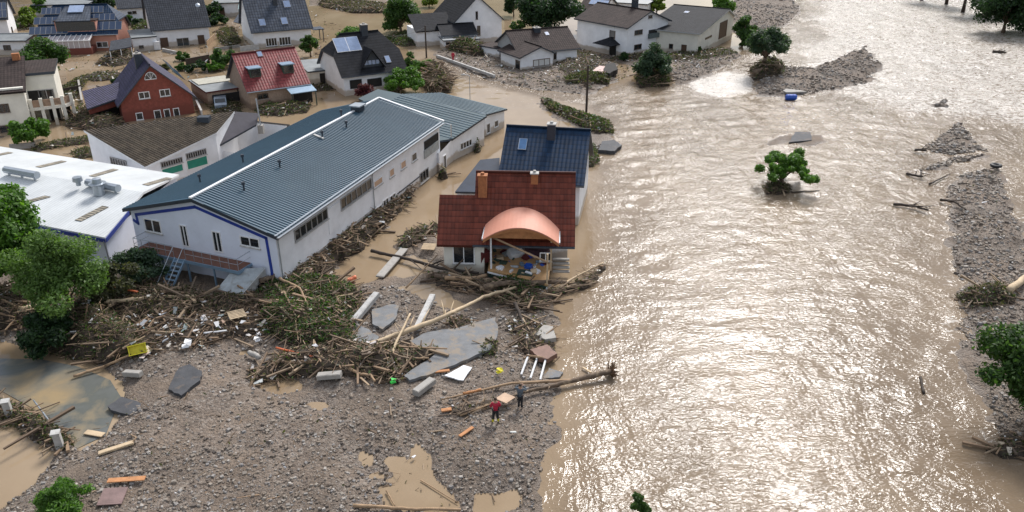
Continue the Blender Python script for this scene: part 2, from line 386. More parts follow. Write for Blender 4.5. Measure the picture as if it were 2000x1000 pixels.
# ground material: wet mud with pebbles
gm = bpy.data.materials.new("river_gravel_and_mud"); nt, N, L, b = nodes(gm)
geo = N.new("ShaderNodeNewGeometry")
def voro(scale, out='Color', feat='F1'):
    v = N.new("ShaderNodeTexVoronoi"); v.feature = feat; v.inputs['Scale'].default_value = scale; v.inputs['Randomness'].default_value = 1
    L.new(geo.outputs['Position'], v.inputs['Vector']); return v
va = N.new("ShaderNodeAttribute"); va.attribute_name = 'gravel'
v1 = voro(5.5); v2 = voro(13.)
sep = N.new("ShaderNodeSeparateColor"); L.new(v1.outputs['Color'], sep.inputs[0])
sep2 = N.new("ShaderNodeSeparateColor"); L.new(v2.outputs['Color'], sep2.inputs[0])
peb = ramp(nt, sep.outputs[0], [(0, (.08, .06, .045)), (.35, (.16, .12, .087)), (.7, (.22, .175, .135)), (1, (.34, .30, .25))])
peb2 = ramp(nt, sep2.outputs[0], [(0, (.08, .062, .05)), (.5, (.16, .12, .095)), (1, (.27, .23, .2))])
peb = mix(nt, .45, peb, peb2)
mud = ramp(nt, noise(nt, .5, 6, .6), [(.3, (.13, .095, .068)), (.7, (.21, .16, .118))])
mask = math_(nt, 'MULTIPLY', va.outputs['Fac'], ramp(nt, noise(nt, .3, 6, .7), [(.42, .1), (.56, 1.)]))
c0 = mix(nt, mask, mud, peb)
big = ramp(nt, noise(nt, .16, 6, .65), [(.32, .68), (.66, 1.25)]); c0 = mix(nt, 1., c0, big, 'MULTIPLY')
# wet silt just above the water line
sz = N.new("ShaderNodeSeparateXYZ"); L.new(geo.outputs['Position'], sz.inputs[0])
wet = ramp(nt, sz.outputs[2], [(.03, 1.), (.16, 0.)])
c0 = mix(nt, math_(nt, 'MULTIPLY', wet, .6), c0, (.115, .085, .062))
L.new(c0, b.inputs['Base Color'])
L.new(ramp(nt, wet, [(0, .85), (1, .45)]), b.inputs['Roughness'])
hb = math_(nt, 'ADD', math_(nt, 'MULTIPLY', v1.outputs['Distance'], -1.0), math_(nt, 'MULTIPLY', v2.outputs['Distance'], -.6))
n_ = bump(nt, hb, .9, .10); n_ = bump(nt, noise(nt, 2.2, 7, .65), .8, .18, n_); L.new(n_, b.inputs['Normal'])
g = np_mesh("ground", np.stack([GX, GY, GH], -1).reshape(-1, 3), gfaces(len(gx), len(gy)), [gm], smooth=True)
tag(g, "brown mud and river gravel left by the flood, under and around the water", None, None, 'structure')
gr = np.zeros(GX.shape)
for k in GRAVEL_AREAS: gr = np.maximum(gr, np.clip(sdist(GX, GY, LAND[k][0]) / 1.5 + .5, 0, 1))
left_mud = np.clip(sdist(GX, GY, W([(-300, 480), (600, 480), (700, 560), (480, 640), (440, 690), (260, 690), (-300, 640)])) / 2, 0, 1)
gr = gr * (1 - .8 * left_mud)
setattr_(g.data, 'gravel', gr)

# water
RIVER = W([(1010, 1400), (1052, 1000), (1075, 850), (1082, 780), (1100, 700), (1110, 620), (1140, 560), (1152, 470), (1150, 380), (1160, 300), (1185, 240), (1150, 205), (1060, 190), (940, 160), (850, 130), (860, 112), (960, 150), (1060, 180), (1150, 187), (1210, 165), (1320, 165), (1400, 130), (1450, 105), (1560, 20), (1500, -40), (1500, -100), (2400, -100), (2600, 300), (2600, 1400)])
RAPID = W([(1310, 165), (1400, 130), (1470, 120), (1540, 55), (1560, -60), (1900, -60), (2250, 60), (2300, 420), (1990, 430), (1940, 300), (1900, 260), (1840, 320), (1740, 270), (1640, 215), (1580, 195), (1430, 200), (1350, 185)])
RAPID2 = W([(1330, 160), (1420, 135), (1480, 150), (1480, 182), (1400, 192), (1350, 180)])
STREAM = W([(850, 120), (960, 158), (1100, 192), (1150, 215), (1000, 215), (890, 170)])
MID = W([(1600, 200), (1800, 230), (1830, 330), (1720, 400), (1600, 300), (1500, 240)])
sr = sdist(GX, GY, RIVER)
wn = fbm(GX * .07, GY * .07, 3, 61)
turb = np.clip((sr + wn * 1.5 + 1.5) / 4, 0, 1)
edge = np.clip(1 - (sdist(GX, GY, W([(1010, 1400), (1040, 1000), (1075, 780), (1095, 680), (1130, 560), (1145, 420), (1160, 300), (2600, 300), (2600, 1400)])) + wn * 4) / 9, 0, 1)
foam = np.clip((sdist(GX, GY, RAPID) + wn * 8) / 14, 0, .78)
foam = np.maximum(foam, np.clip(sdist(GX, GY, RAPID2) / 2 + .3, 0, 1))
foam = np.maximum(foam, .42 * np.clip(sdist(GX, GY, MID) / 6 + .5, 0, 1))
foam = np.maximum(foam, .36 * np.clip(sdist(GX, GY, STREAM) / 3 + .5, 0, 1))
# water breaks white round the bars and islands that stand in the current
for k in (1, 2, 3, 4, 5, 6):
    d = -sdist(GX, GY, LAND[k][0]); foam = np.maximum(foam, .75 * np.exp(-np.abs(d - .6) / 1.6) * (fbm(GX * .3, GY * .3, 3, 70 + k) * .5 + .6) * turb)
turb = turb * (1 + np.clip((GY - 62) / 50, 0, 1) * 1.1)
for pl, d in POOL: turb = np.where(sdist(GX, GY, pl) > -1, 0, turb)
calm_amp = .006
wx = GX + .8 * fbm(GX * .2, GY * .2, 2, 5); wy = GY + .8 * fbm(GX * .2 + 9, GY * .2, 2, 6)
ang = rad(-14); fx = wx * math.cos(ang) - wy * math.sin(ang); fy = wx * math.sin(ang) + wy * math.cos(ang)
WZ = (fbm(fx * .33, fy * .75, 3, 11) * .075 + fbm(fx * .8, fy * 1.6, 2, 13) * .05) * turb + foam * .16 * fbm(GX * .5, GY * .6, 3, 15) + calm_amp * fbm(GX, GY, 2, 18)
WZ = np.where(np.hypot(GX, GY) > 400, 0, WZ)
wm = bpy.data.materials.new("muddy_flood_water"); nt, N, L, b = nodes(wm)
at = N.new("ShaderNodeAttribute"); at.attribute_name = 'turb'; af = N.new("ShaderNodeAttribute"); af.attribute_name = 'foam'
geo = N.new("ShaderNodeNewGeometry")
def mapped(sx, sy, rz, dist=0, dscale=.3):
    m = N.new("ShaderNodeMapping"); m.inputs['Scale'].default_value = (sx, sy, 1); m.inputs['Rotation'].default_value = (0, 0, rz)
    if dist:
        nn = N.new("ShaderNodeTexNoise"); nn.inputs['Scale'].default_value = dscale; nn.inputs['Detail'].default_value = 3; L.new(geo.outputs['Position'], nn.inputs['Vector'])
        vm = N.new("ShaderNodeVectorMath"); vm.operation = 'SCALE'; vm.inputs['Scale'].default_value = dist; L.new(nn.outputs['Color'], vm.inputs[0])
        va_ = N.new("ShaderNodeVectorMath"); va_.operation = 'ADD'; L.new(vm.outputs[0], va_.inputs[0]); L.new(geo.outputs['Position'], va_.inputs[1])
        L.new(va_.outputs[0], m.inputs['Vector'])
    else: L.new(geo.outputs['Position'], m.inputs['Vector'])
    return m.outputs[0]
silt = ramp(nt, noise(nt, .09, 6, .6, mapped(1, .6, rad(15), 4, .08)), [(.32, (.22, .155, .092)), (.68, (.33, .25, .165))])
riv = ramp(nt, noise(nt, .12, 6, .6, mapped(1, .5, rad(15), 4, .08)), [(.32, (.15, .108, .070)), (.68, (.235, .178, .122))])
base = mix(nt, at.outputs['Fac'], silt, riv)
fn = noise(nt, 1.5, 8, .78, mapped(.8, 1.7, rad(-14), 2.5, .35))
fm = math_(nt, 'ADD', fn, math_(nt, 'MULTIPLY', af.outputs['Fac'], .33))
fmask = ramp(nt, fm, [(.70, 0.), (.80, 1.)])
base = mix(nt, math_(nt, 'MULTIPLY', fmask, .85), base, (.56, .52, .47))
L.new(base, b.inputs['Base Color']); b.inputs['IOR'].default_value = 1.33; b.inputs['Specular IOR Level'].default_value = .34
L.new(math_(nt, 'ADD', .045, math_(nt, 'MULTIPLY', fmask, .35)), b.inputs['Roughness'])
r1 = noise(nt, 1.0, 2.5, .42, mapped(.95, 2.5, rad(-14), 2.0, .25), .5)
ae = N.new("ShaderNodeAttribute"); ae.attribute_name = 'edge'
r1b = noise(nt, 1.0, 2.5, .42, mapped(2.2, .8, rad(-12), 1.6, .25), .4)
r1 = mix(nt, ae.outputs['Fac'], r1, r1b)
r2 = noise(nt, 3.0, 2, .45, mapped(1.1, 2.0, rad(-10), .8, .5), .3)
r3 = noise(nt, .35, 3, .5, mapped(1, 1.3, rad(20), 3, .15), .5)
rr1 = math_(nt, 'SUBTRACT', 1, math_(nt, 'ABSOLUTE', math_(nt, 'SUBTRACT', math_(nt, 'MULTIPLY', r1, 4), 2)))
hs = math_(nt, 'ADD', math_(nt, 'MULTIPLY', rr1, .30), math_(nt, 'ADD', math_(nt, 'MULTIPLY', r2, .62), math_(nt, 'MULTIPLY', r3, .9)))
cur = ramp(nt, noise(nt, .14, 4, .6, mapped(1.3, .45, rad(14), 5, .06), .6), [(.34, .5), (.52, 1.), (.7, 1.4)])
hs = math_(nt, 'MULTIPLY', math_(nt, 'MULTIPLY', hs, cur), math_(nt, 'ADD', .02, at.outputs['Fac']))
L.new(bump(nt, hs, 1., .075), b.inputs['Normal'])
wa = np_mesh("water", np.stack([GX, GY, WZ], -1).reshape(-1, 3), gfaces(len(gx), len(gy)), [wm], smooth=True)
tag(wa, "muddy brown flood river with white rapids and glinting ripples", None, None, 'structure')
setattr_(wa.data, 'turb', turb); setattr_(wa.data, 'edge', edge); setattr_(wa.data, 'foam', foam)

# flooded asphalt road at the lower left, a film of silt water over it
rm = bpy.data.materials.new("wet_silted_asphalt"); nt, N, L, b = nodes(rm)
f = noise(nt, .28, 6, .55, None, .6)
L.new(ramp(nt, f, [(.30, (.30, .225, .13)), (.42, (.21, .18, .13)), (.52, (.115, .12, .11)), (.75, (.15, .155, .15))]), b.inputs['Base Color'])
b.inputs['Roughness'].default_value = .16; b.inputs['IOR'].default_value = 1.33
L.new(bump(nt, noise(nt, 2.5, 4), .12, .03), b.inputs['Normal'])
mb = MB(); mb.slab([P(*q, .035) for q in [(-260, 690), (0, 700), (80, 702), (150, 715), (215, 742), (236, 775), (206, 850), (150, 876), (110, 840), (60, 795), (0, 762), (-260, 740)]], .3)
tag(mb.build("road", rm), "drowned asphalt road under a film of silty water", None, None, 'structure')

def gz(x, y): return float(max(ground_h(np.array([x]), np.array([y]))[0], 0.0))
def gzs(x, y): return np.maximum(ground_h(x, y), 0)
def G(px, py, dz=0.0):
    """the point of the ground or water the photograph shows at this pixel"""
    p = P(px, py)
    for _ in range(3): p = P(px, py, gz(p.x, p.y))
    p.z += dz; return p

# unseen valley sides above the frame, added to darken what the flood water mirrors
hx = np.linspace(-900, 900, 90); hy = np.linspace(-300, 1500, 90); HX, HY = np.meshgrid(hx, hy)
val = np.abs((HX - 40) - (HY - 200) * .30)                      # distance from the valley line, which runs off to the right
hh = np.clip((val - 60) / 150, 0, 1) * np.clip((HY - 245) / 90, 0, 1) * np.where(HX < 40 + (HY - 200) * .3, 1, .6)
hh2 = np.clip((np.abs(HX) - 230) / 150, 0, 1)
HZ = np.maximum(hh, hh2) * (130 + 30 * fbm(HX * .006, HY * .006, 4, 90)) - 6
hm_ = bpy.data.materials.new("added_wooded_slope"); nt, N, L, b = nodes(hm_)
L.new(ramp(nt, noise(nt, .05, 8, .7), [(.35, (.03, .05, .022)), (.6, (.07, .09, .04)), (.75, (.12, .11, .07))]), b.inputs['Base Color']); b.inputs['Roughness'].default_value = 1
hl_ = np_mesh("added_hills", np.stack([HX, HY, HZ], -1).reshape(-1, 3), gfaces(90, 90), [hm_], smooth=True)
tag(hl_, "unseen wooded valley sides, added to darken the reflection in the water", None, None, 'structure')

# loose stones
SMAT = mat('river_stones', (.2, .17, .145), .85, .3, 3, .3, 20, island=[(.06, .048, .04), (.13, .10, .075), (.20, .155, .115), (.25, .205, .16), (.30, .265, .22), (.20, .195, .195), (.46, .42, .37)])
def stones(name, label, areas, n, s0, s1, excl=()):
    X = np.zeros(0); Y = np.zeros(0)
    for pl, k in areas:
        a = np.array([q[:] for q in pl]); lo, hi = a.min(0), a.max(0); lo = np.maximum(lo, (-60, 32)); hi = np.minimum(hi, (110, 235))
        m = int(n * k); t = NR.random(m * 6); x = lo[0] + NR.random(m * 6) * (hi[0] - lo[0])
        y = 1 / (1 / lo[1] + t * (1 / hi[1] - 1 / lo[1]))
        ok = sdist(x, y, pl) > .0
        px = 1000 + F * x / (y * cT + H * sT); ok &= (px > -60) & (px < 2060)
        ok &= fbm(x * .25, y * .25, 3, 88) > .02 - .6 * NR.random(len(x))
        x, y = x[ok][:m], y[ok][:m]; X = np.concatenate([X, x]); Y = np.concatenate([Y, y])
    z = ground_h(X, Y); ok = z > -.06
    for pl in excl: ok &= sdist(X, Y, pl) < 0
    X, Y, z = X[ok], Y[ok], z[ok]; M = len(X)
    d = np.hypot(np.hypot(X, Y), H)
    sz = s0 * (s1 / s0) ** (NR.random(M) ** 4.2) * np.clip(d / 70, .7, 1.5)
    c = np.array([[-1, -1, -1], [1, -1, -1], [1, 1, -1], [-1, 1, -1], [-1, -1, 1], [1, -1, 1], [1, 1, 1], [-1, 1, 1]], float) * .5
    v = c[None] * (.62 + .5 * NR.random((M, 8, 3))); v[:, 4:, :2] *= .75
    v = v * (np.stack([sz, sz * NR.uniform(.5, .95, M), sz * NR.uniform(.3, .7, M)], -1))[:, None]
    a = NR.uniform(0, 6.28, M); t = NR.uniform(-.4, .4, M)
    ca, sa, ct, st = np.cos(a), np.sin(a), np.cos(t), np.sin(t)
    x, y, zz = v[..., 0], v[..., 1], v[..., 2]
    y2 = y * ct[:, None] - zz * st[:, None]; z2 = y * st[:, None] + zz * ct[:, None]
    v = np.stack([x * ca[:, None] - y2 * sa[:, None] + X[:, None], x * sa[:, None] + y2 * ca[:, None] + Y[:, None], z2 + (z + sz * .12)[:, None]], -1)
    fc = np.array([[0, 3, 2, 1], [4, 5, 6, 7], [0, 1, 5, 4], [1, 2, 6, 5], [2, 3, 7, 6], [3, 0, 4, 7]])
    Fc = (fc[None] + (np.arange(M) * 8)[:, None, None]).reshape(-1, 4)
    return tag(np_mesh(name, v.reshape(-1, 3), Fc, [SMAT]), label, 'gravel', None, 'stuff')
stones('gravel', 'grey and brown river stones strewn over the near gravel bar and mud', [(LAND[0][0], 1.0)], 52000, .055, .42,
       excl=[W([(-300, 480), (650, 480), (560, 620), (480, 640), (440, 680), (200, 660), (-300, 640)])])
stones('gravel', 'small dark stones on the long gravel spit by the right edge', [(LAND[1][0], 1.0)], 14000, .06, .38)
stones('gravel', 'dark stones heaped on the gravel islands in the rapids', [(LAND[4][0], .5), (LAND[2][0], .2), (LAND[6][0], .5), (LAND[3][0], .08), (LAND[5][0], .04), (LAND[10][0], .06)], 11000, .07, .42)
stones('gravel', 'stones and rubble washed up round the houses on the far bank', [(LAND[7][0], .6), (LAND[8][0], .5)], 6000, .07, .38)

# ------------------------------------------------------------------ building kit
class Face:
    """a vertical wall plane: o at its lower left seen from outside, d along it, n outward"""
    def __init__(s, o, d): s.o = V((o[0], o[1], 0)); s.d = V((d[0], d[1], 0)).normalized(); s.n = V((s.d.y, -s.d.x, 0))
    def hit(s, px, py):
        r = ray(px, py); c = V((0, 0, H)); t = (s.o - c).dot(s.n) / r.dot(s.n); p = c + r * t; return (p - s.o).dot(s.d), p.z
    def at(s, u, z, out=0.0): return s.o + s.d * u + s.n * out + V((0, 0, z))
def opening(root, f, q, style='w', panes=2, name=None, label=None):
    """q = pixels of the lower left and upper right corner, or ('m', u0, z0, u1, z1) in metres"""
    if q[0] == 'm': u0, z0, u1, z1 = q[1:]
    else:
        u0, z0 = f.hit(q[0], q[1]); u1, z1 = f.hit(q[2], q[3])
    if u1 < u0: u0, u1 = u1, u0
    if z1 < z0: z0, z1 = z1, z0
    w_, h_ = u1 - u0, z1 - z0
    FM = {'w': FR_W, 'b': FR_B, 'g': FR_G, 'k': FR_K, 'd': FR_B, 'gr': FR_W, 'x': TRIM, 'p': FR_W, 'bl': FR_B, 'wd': FR_W}[style]
    t = min(.09, w_ * .12, h_ * .12) if style != 'x' else .05
    m = MB(); D = .07
    def bar(a, c, b2, d2): m.box(f.at(a, c, -.02), f.d * (b2 - a), f.n * (D + .02), V((0, 0, d2 - c)))
    bar(u0, z0, u1, z0 + t); bar(u0, z1 - t, u1, z1); bar(u0, z0 + t, u0 + t, z1 - t); bar(u1 - t, z0 + t, u1, z1 - t)
    if style not in ('x', 'p', 'd', 'gr'):
        for i in range(1, panes): bar(u0 + w_ * i / panes - t * .45, z0 + t, u0 + w_ * i / panes + t * .45, z1 - t)
    nm = name or {'d': 'door', 'wd': 'door', 'gr': 'garage_door', 'x': 'opening'}.get(style, 'window')
    fr = m.build(nm, FM, root)
    if label: fr['label'] = label
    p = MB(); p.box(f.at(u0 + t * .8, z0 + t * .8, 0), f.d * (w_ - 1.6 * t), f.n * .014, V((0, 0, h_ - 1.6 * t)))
    p.build({'d': 'door_leaf', 'gr': 'door_leaf', 'x': 'shade_panel', 'p': 'blind', 'bl': 'blind'}.get(style, 'pane'),
            {'d': FR_B, 'gr': GREEN, 'x': DARK, 'p': PEACH, 'bl': BLIND}.get(style, GLASS), fr)  # style x is a flat panel, the opening's inner shade in its dark colour
    if style in ('w', 'b', 'g', 'k', 'bl', 'p') and h_ > .5:
        s_ = MB(); s_.box(f.at(u0 - .06, z0 - .07, -.01), f.d * (w_ + .12), f.n * .16, V((0, 0, .065))); s_.build('sill', CONCW if style != 'b' else CONC, fr)
    return fr
class House:
    """e0,e1: pixels of the two ends of the front eave; ze its height; D depth; ry: pixel row of the ridge (side) or (px,py) of the gable apex"""
    def __init__(s, name, label, e0, e1, ze, D, ry, kind='side', oh=.45, wall=W_WHITE, roof=R_SLATE, hip=0, hipz=.0, cat='house', rt=.2, zb=-.9, roof_name='roof', rp=.5, trim=TRIM, foh=None):
        A, B = P(*e0, ze), P(*e1, ze); s.U = (B - A).normalized(); s.W = V((-s.U.y, s.U.x, 0)); s.L = (B - A).length; s.D = D; s.A = V((A.x, A.y, 0)); s.ze = ze; s.kind = kind; s.oh = oh
        if kind == 'side':
            s.rp = rp; s.zr = ZT(s.A + s.U * s.L / 2 + s.W * D * rp, ry) if ry is not None else ze + D * .4
        elif kind == 'gable':
            f = Face(s.A, s.U); u, z = f.hit(*ry); s.rp = min(.9, max(.1, u / s.L)); s.zr = z
        else: s.zr = ze + .01; s.rp = .5
        s.root = thing(name, label, cat, s.pt(s.L / 2, D / 2, 0))
        w_ = MB(); fo = oh if foh is None else foh; c = [(oh, fo), (s.L - oh, fo), (s.L - oh, D - oh), (oh, D - oh)]
        s.F = Face(s.pt(oh, fo), s.U); s.Rt = Face(s.pt(s.L - oh, fo), s.W); s.Lf = Face(s.pt(oh, D - oh), -s.W)
        zt = lambda a, b: s.hz(a, b) - rt * .6
        L, rpm = s.L, (s.rp * (D if kind == 'side' else s.L))
        zc = s.hipc(hipz)
        def wallpoly(p, q):
            pts = [(p[0], p[1], zb), (q[0], q[1], zb), (q[0], q[1], zt(*q))]
            if kind == 'side' and abs(p[0] - q[0]) < .01:
                if hip and zc < s.zr:
                    for z_ in ([zc] if hip else []):
                        k = (zc - ze) / (s.zr - ze)
                        ta, tb = rpm * k, D - (D - rpm) * k
                        if q[1] < p[1]: ta, tb = ta, tb
                        first, second = (tb, ta) if q[1] > p[1] else (ta, tb)
                        pts += [(p[0], first, zc - rt * .6), (p[0], second, zc - rt * .6)]
                else: pts += [(p[0], rpm, s.zr - rt * .6)]
            if kind == 'gable' and abs(p[1] - q[1]) < .01: pts += [(rpm, p[1], s.zr - rt * .6)]
            pts += [(p[0], p[1], zt(*p))]
            w_.poly([s.pt(a, b, z) for a, b, z in pts])
        for i in range(4): wallpoly(c[i], c[(i + 1) % 4])
        if kind == 'flat': w_.poly([s.pt(a, b, zt(a, b)) for a, b in c])
        s.wall = w_.build('wall', wall, s.root)
        r = MB(); q = lambda *a: [s.pt(x, y, z) for x, y, z in a]
        Ls, D_ = s.L, D
        if kind == 'side':
            if hip:
                k = max(0.0, (zc - ze) / (s.zr - ze)); ta, tb = rpm * k, D - (D - rpm) * k
                fr = [(0, 0, ze), (Ls, 0, ze)] + ([(Ls, ta, zc)] if k > 0 else []) + [(Ls - hip, rpm, s.zr), (hip, rpm, s.zr)] + ([(0, ta, zc)] if k > 0 else [])
                bk = [(Ls, D, ze), (0, D, ze)] + ([(0, tb, zc)] if k > 0 else []) + [(hip, rpm, s.zr), (Ls - hip, rpm, s.zr)] + ([(Ls, tb, zc)] if k > 0 else [])
                r.slab(q(*fr), rt, uax=s.U, mi2=1); r.slab(q(*bk), rt, uax=s.U, mi2=1)
                r.slab(q((0, ta, zc), (hip, rpm, s.zr), (0, tb, zc)), rt, uax=s.W, mi2=1); r.slab(q((Ls, ta, zc), (Ls, tb, zc), (Ls - hip, rpm, s.zr)), rt, uax=s.W, mi2=1)
            else:
                r.slab(q((0, 0, ze), (Ls, 0, ze), (Ls, rpm, s.zr), (0, rpm, s.zr)), rt, uax=s.U, mi2=1)
                r.slab(q((Ls, D, ze), (0, D, ze), (0, rpm, s.zr), (Ls, rpm, s.zr)), rt, uax=s.U, mi2=1)
            rc = (hip, Ls - hip, rpm, rpm)
        elif kind == 'gable':
            r.slab(q((0, 0, ze), (rpm, 0, s.zr), (rpm, D, s.zr), (0, D, ze)), rt, uax=s.W, mi2=1)
            r.slab(q((Ls, 0, ze), (Ls, D, ze), (rpm, D, s.zr), (rpm, 0, s.zr)), rt, uax=s.W, mi2=1)
            rc = (rpm, rpm, 0, D)
        else:
            r.slab(q((0, 0, ze), (Ls, 0, ze), (Ls, D, ze), (0, D, ze)), rt, uax=s.U, mi2=1); rc = None
        if rc:  # ridge capping
            a, b_ = s.pt(rc[0], rc[2], s.zr + .02), s.pt(rc[1], rc[3], s.zr + .02)
            r.tube([a, b_], .13, 6, 0)
        s.roof = r.build(roof_name, [roof, trim], s.root)
        for side in ((0,) if kind == 'side' else ()):   # gutter along the front eave
            g_ = MB(); g_.tube([s.pt(0, -.06, ze - .12), s.pt(Ls, -.06, ze - .12)], .07, 6); g_.build('gutter', STEEL if wall is not W_WHITE else TRIM, s.root)
    def hipc(s, hz_): return s.ze + (s.zr - s.ze) * hz_
    def pt(s, a, b, z=0.0): p = s.A + s.U * a + s.W * b; return V((p.x, p.y, z))
    def hz(s, a, b):
        if s.kind == 'side':
            r = s.rp * s.D; return s.ze + (s.zr - s.ze) * (b / r if b < r else (s.D - b) / (s.D - r))
        if s.kind == 'gable':
            r = s.rp * s.L; return s.ze + (s.zr - s.ze) * (a / r if a < r else (s.L - a) / (s.L - r))
        return s.ze
    def rhit(s, px, py, side=0):
        """where a pixel meets the roof plane: side 0 front/left slope, 1 right slope (gable kind)"""
        rr = ray(px, py); c = V((0, 0, H))
        if s.kind == 'side': o = s.pt(0, 0, s.ze); e1 = s.U; e2 = s.W * (s.rp * s.D) + V((0, 0, s.zr - s.ze))
        elif side == 0: o = s.pt(0, 0, s.ze); e1 = s.W; e2 = s.U * (s.rp * s.L) + V((0, 0, s.zr - s.ze))
        else: o = s.pt(s.L, 0, s.ze); e1 = s.W; e2 = -s.U * ((1 - s.rp) * s.L) + V((0, 0, s.zr - s.ze))
        n = e1.cross(e2).normalized(); n = n if n.z > 0 else -n
        t = (o - c).dot(n) / rr.dot(n); return c + rr * t, e1.normalized(), e2.normalized(), n
    def skylight(s, px, py, w_, h_, m=GLASSB, name='skylight', side=0, frame=FR_G, up=.08, grid=None):
        p, a, b_, n = s.rhit(px, py, side)
        k = MB(); k.box(p - a * w_ / 2 - b_ * h_ / 2, a * w_, b_ * h_, n * up); o = k.build(name, frame, s.root)
        k = MB()
        gx_, gy_ = grid or (1, 1); bd = .07
        for i in range(gx_):
            for j in range(gy_):
                k.box(p - a * (w_ / 2 - bd - i * w_ / gx_) - b_ * (h_ / 2 - bd - j * h_ / gy_) + n * up, a * (w_ / gx_ - bd * 1.5), b_ * (h_ / gy_ - bd * 1.5), n * .012)
        k.build('pane', m, o); return o
    def chimney(s, px, py, w_, h_, m=R_SLATE, side=0, cap=CONC, d=None):
        p, a, b_, n = s.rhit(px, py, side); d = d or w_
        k = MB(); o = p - s.U * w_ / 2 - s.W * d / 2; o.z = p.z - 1.0
        k.box(o, s.U * w_, s.W * d, V((0, 0, h_ + 1.0))); ch = k.build('chimney', m, s.root)
        k = MB(); o.z = p.z + h_; k.box(o - s.U * .06 - s.W * .06, s.U * (w_ + .12), s.W * (d + .12), V((0, 0, .1)))
        q_ = p.copy(); q_.z = p.z + h_ + .1; k.tube([q_, q_ + V((0, 0, .18))], w_ * .22, 8); k.build('chimney_cap', cap, ch)
    def verges(s, m=TRIMW):
        pass
    def op(s, face, q, style='w', panes=2, **k): return opening(s.root, {'F': s.F, 'R': s.Rt, 'L': s.Lf}[face], q, style, panes, **k)
    def block(s, name, pts, z0, z1, m, label=None):
        """a prism standing in the house's own frame (a,b metres)"""
        k = MB(); P0 = [s.pt(a, b, z0) for a, b in pts]; P1 = [s.pt(a, b, z1) for a, b in pts]; n = len(pts)
        for i in range(n): k.poly([P0[i], P0[(i + 1) % n], P1[(i + 1) % n], P1[i]], [(0, 0), (1, 0), (1, 1), (0, 1)])
        k.poly(P1); k.poly(P0[::-1]); o = k.build(name, m, s.root)
        if label: o['label'] = label
        return o
def px_slab(root, name, pts, t, m, trim=None, uax=None, label=None):
    q = [P(*p) for p in pts if p[2] is not None]; nn = (q[1] - q[0]).cross(q[2] - q[0]); out = []; cc = V((0, 0, H))
    for p in pts:      # a point without a height lies in the plane of the first three
        rr = ray(p[0], p[1]); out.append(P(*p) if p[2] is not None else cc + rr * ((q[0] - cc).dot(nn) / rr.dot(nn)))
    k = MB(); k.slab(out, t, uax=uax, mi2=(1 if trim else None)); o = k.build(name, [m, trim] if trim else m, root)
    if label: o['label'] = label
    return o
def walls(root, name, pts, zt, m, zb=-.9, label=None, closed=False):
    """standing walls along world points, tops zt[i]"""
    k = MB(); n = len(pts)
    for i in range(n if closed else n - 1):
        a, b_ = pts[i], pts[(i + 1) % n]
        k.poly([(a[0], a[1], zb), (b_[0], b_[1], zb), (b_[0], b_[1], zt[(i + 1) % n]), (a[0], a[1], zt[i])])
    o = k.build(name, m, root)
    if label: o['label'] = label
    return o

# ------------------------------------------------------------------ the long blue-roofed building
ZE, ZR = 5.5, 7.5
A_, B_ = P(541, 463, ZE), P(864, 240, ZE); U = (B_ - A_).normalized(); Wv = V((-U.y, U.x, 0)); LEN = (B_ - A_).length
R0 = P(372, 388, ZR); wr = (R0 - A_).dot(Wv); WD = wr * 1.96
def lb(a, b, z=0.0): p = A_ + U * a + Wv * b; return V((p.x, p.y, z))
root = thing('factory_building', 'long white two storey building with big ribbed blue metal roof and striped gable', 'building', lb(LEN / 2, WD / 2))
skew = (R0 - A_).dot(U)      # the gable end runs slightly back
def sk(b): return skew * b / wr
LG = LEN
k = MB(); k.slab([lb(0, 0, ZE), lb(LG, 0, ZE), lb(LG + .5, wr, ZR), lb(sk(wr), wr, ZR)], .3, uax=U, mi2=2)
k.slab([lb(LG + .5, WD, ZE), lb(sk(WD), WD, ZE), lb(sk(wr), wr, ZR), lb(LG + .5, wr, ZR)], .3, uax=U, mi2=2)
sl1 = (lb(0, wr, ZR) - lb(0, 0, ZE)); sl2 = (lb(0, wr, ZR) - lb(0, WD, ZE))
n = int(LG / .34)
for i in range(n + 1):          # standing ribs of the sheets
    a = .05 + i * .34
    if a > LG - .05: break
    t0 = 0
    k.box(lb(a + sk(0), .0, ZE + .0), U * .07, sl1 + U * 0, V((0, 0, .075)), 1) if a > sk(wr) else k.box(lb(a, 0, ZE), U * .07, sl1 * min(1, a / sk(wr)), V((0, 0, .075)), 1)
    ax = a if a > sk(WD) else None
    if ax is not None: k.box(lb(a, WD, ZE), U * .07, sl2, V((0, 0, .035)), 1)
roof = k.build('roof', [R_BLUE, R_RIB, TRIM], root)
k = MB(); k.box(lb(sk(wr) - .05, wr - .14, ZR + .02), lb(LG + .5, wr - .14, ZR) - lb(sk(wr) - .05, wr - .14, ZR), Wv * .28, V((0, 0, .12)))
k.build('ridge_cap', TRIMW, roof)
k = MB(); k.box(lb(LG + .35, 0, ZE + .03), U * .22, V(sl1), V((0, 0, .13))); k.build('verge_flashing', TRIMW, roof)
k = MB(); k.box(lb(-.1, -.22, ZE - .12), U * (LG + .1), Wv * .2, V((0, 0, .1))); k.box(lb(-.1, .03, ZE + .08), U * (LG + .1), Wv * .16, V((0, 0, .05))); k.build('gutter', STEEL, root)
def on_roof(px, py):
    rr = ray(px, py); nrm = U.cross(sl1).normalized(); c = V((0, 0, H)); return c + rr * ((lb(0, 0, ZE) - c).dot(nrm) / rr.dot(nrm))
def on_roof2(px, py):
    rr = ray(px, py); nrm = U.cross(sl2).normalized(); c = V((0, 0, H)); return c + rr * ((lb(0, WD, ZE) - c).dot(nrm) / rr.dot(nrm))
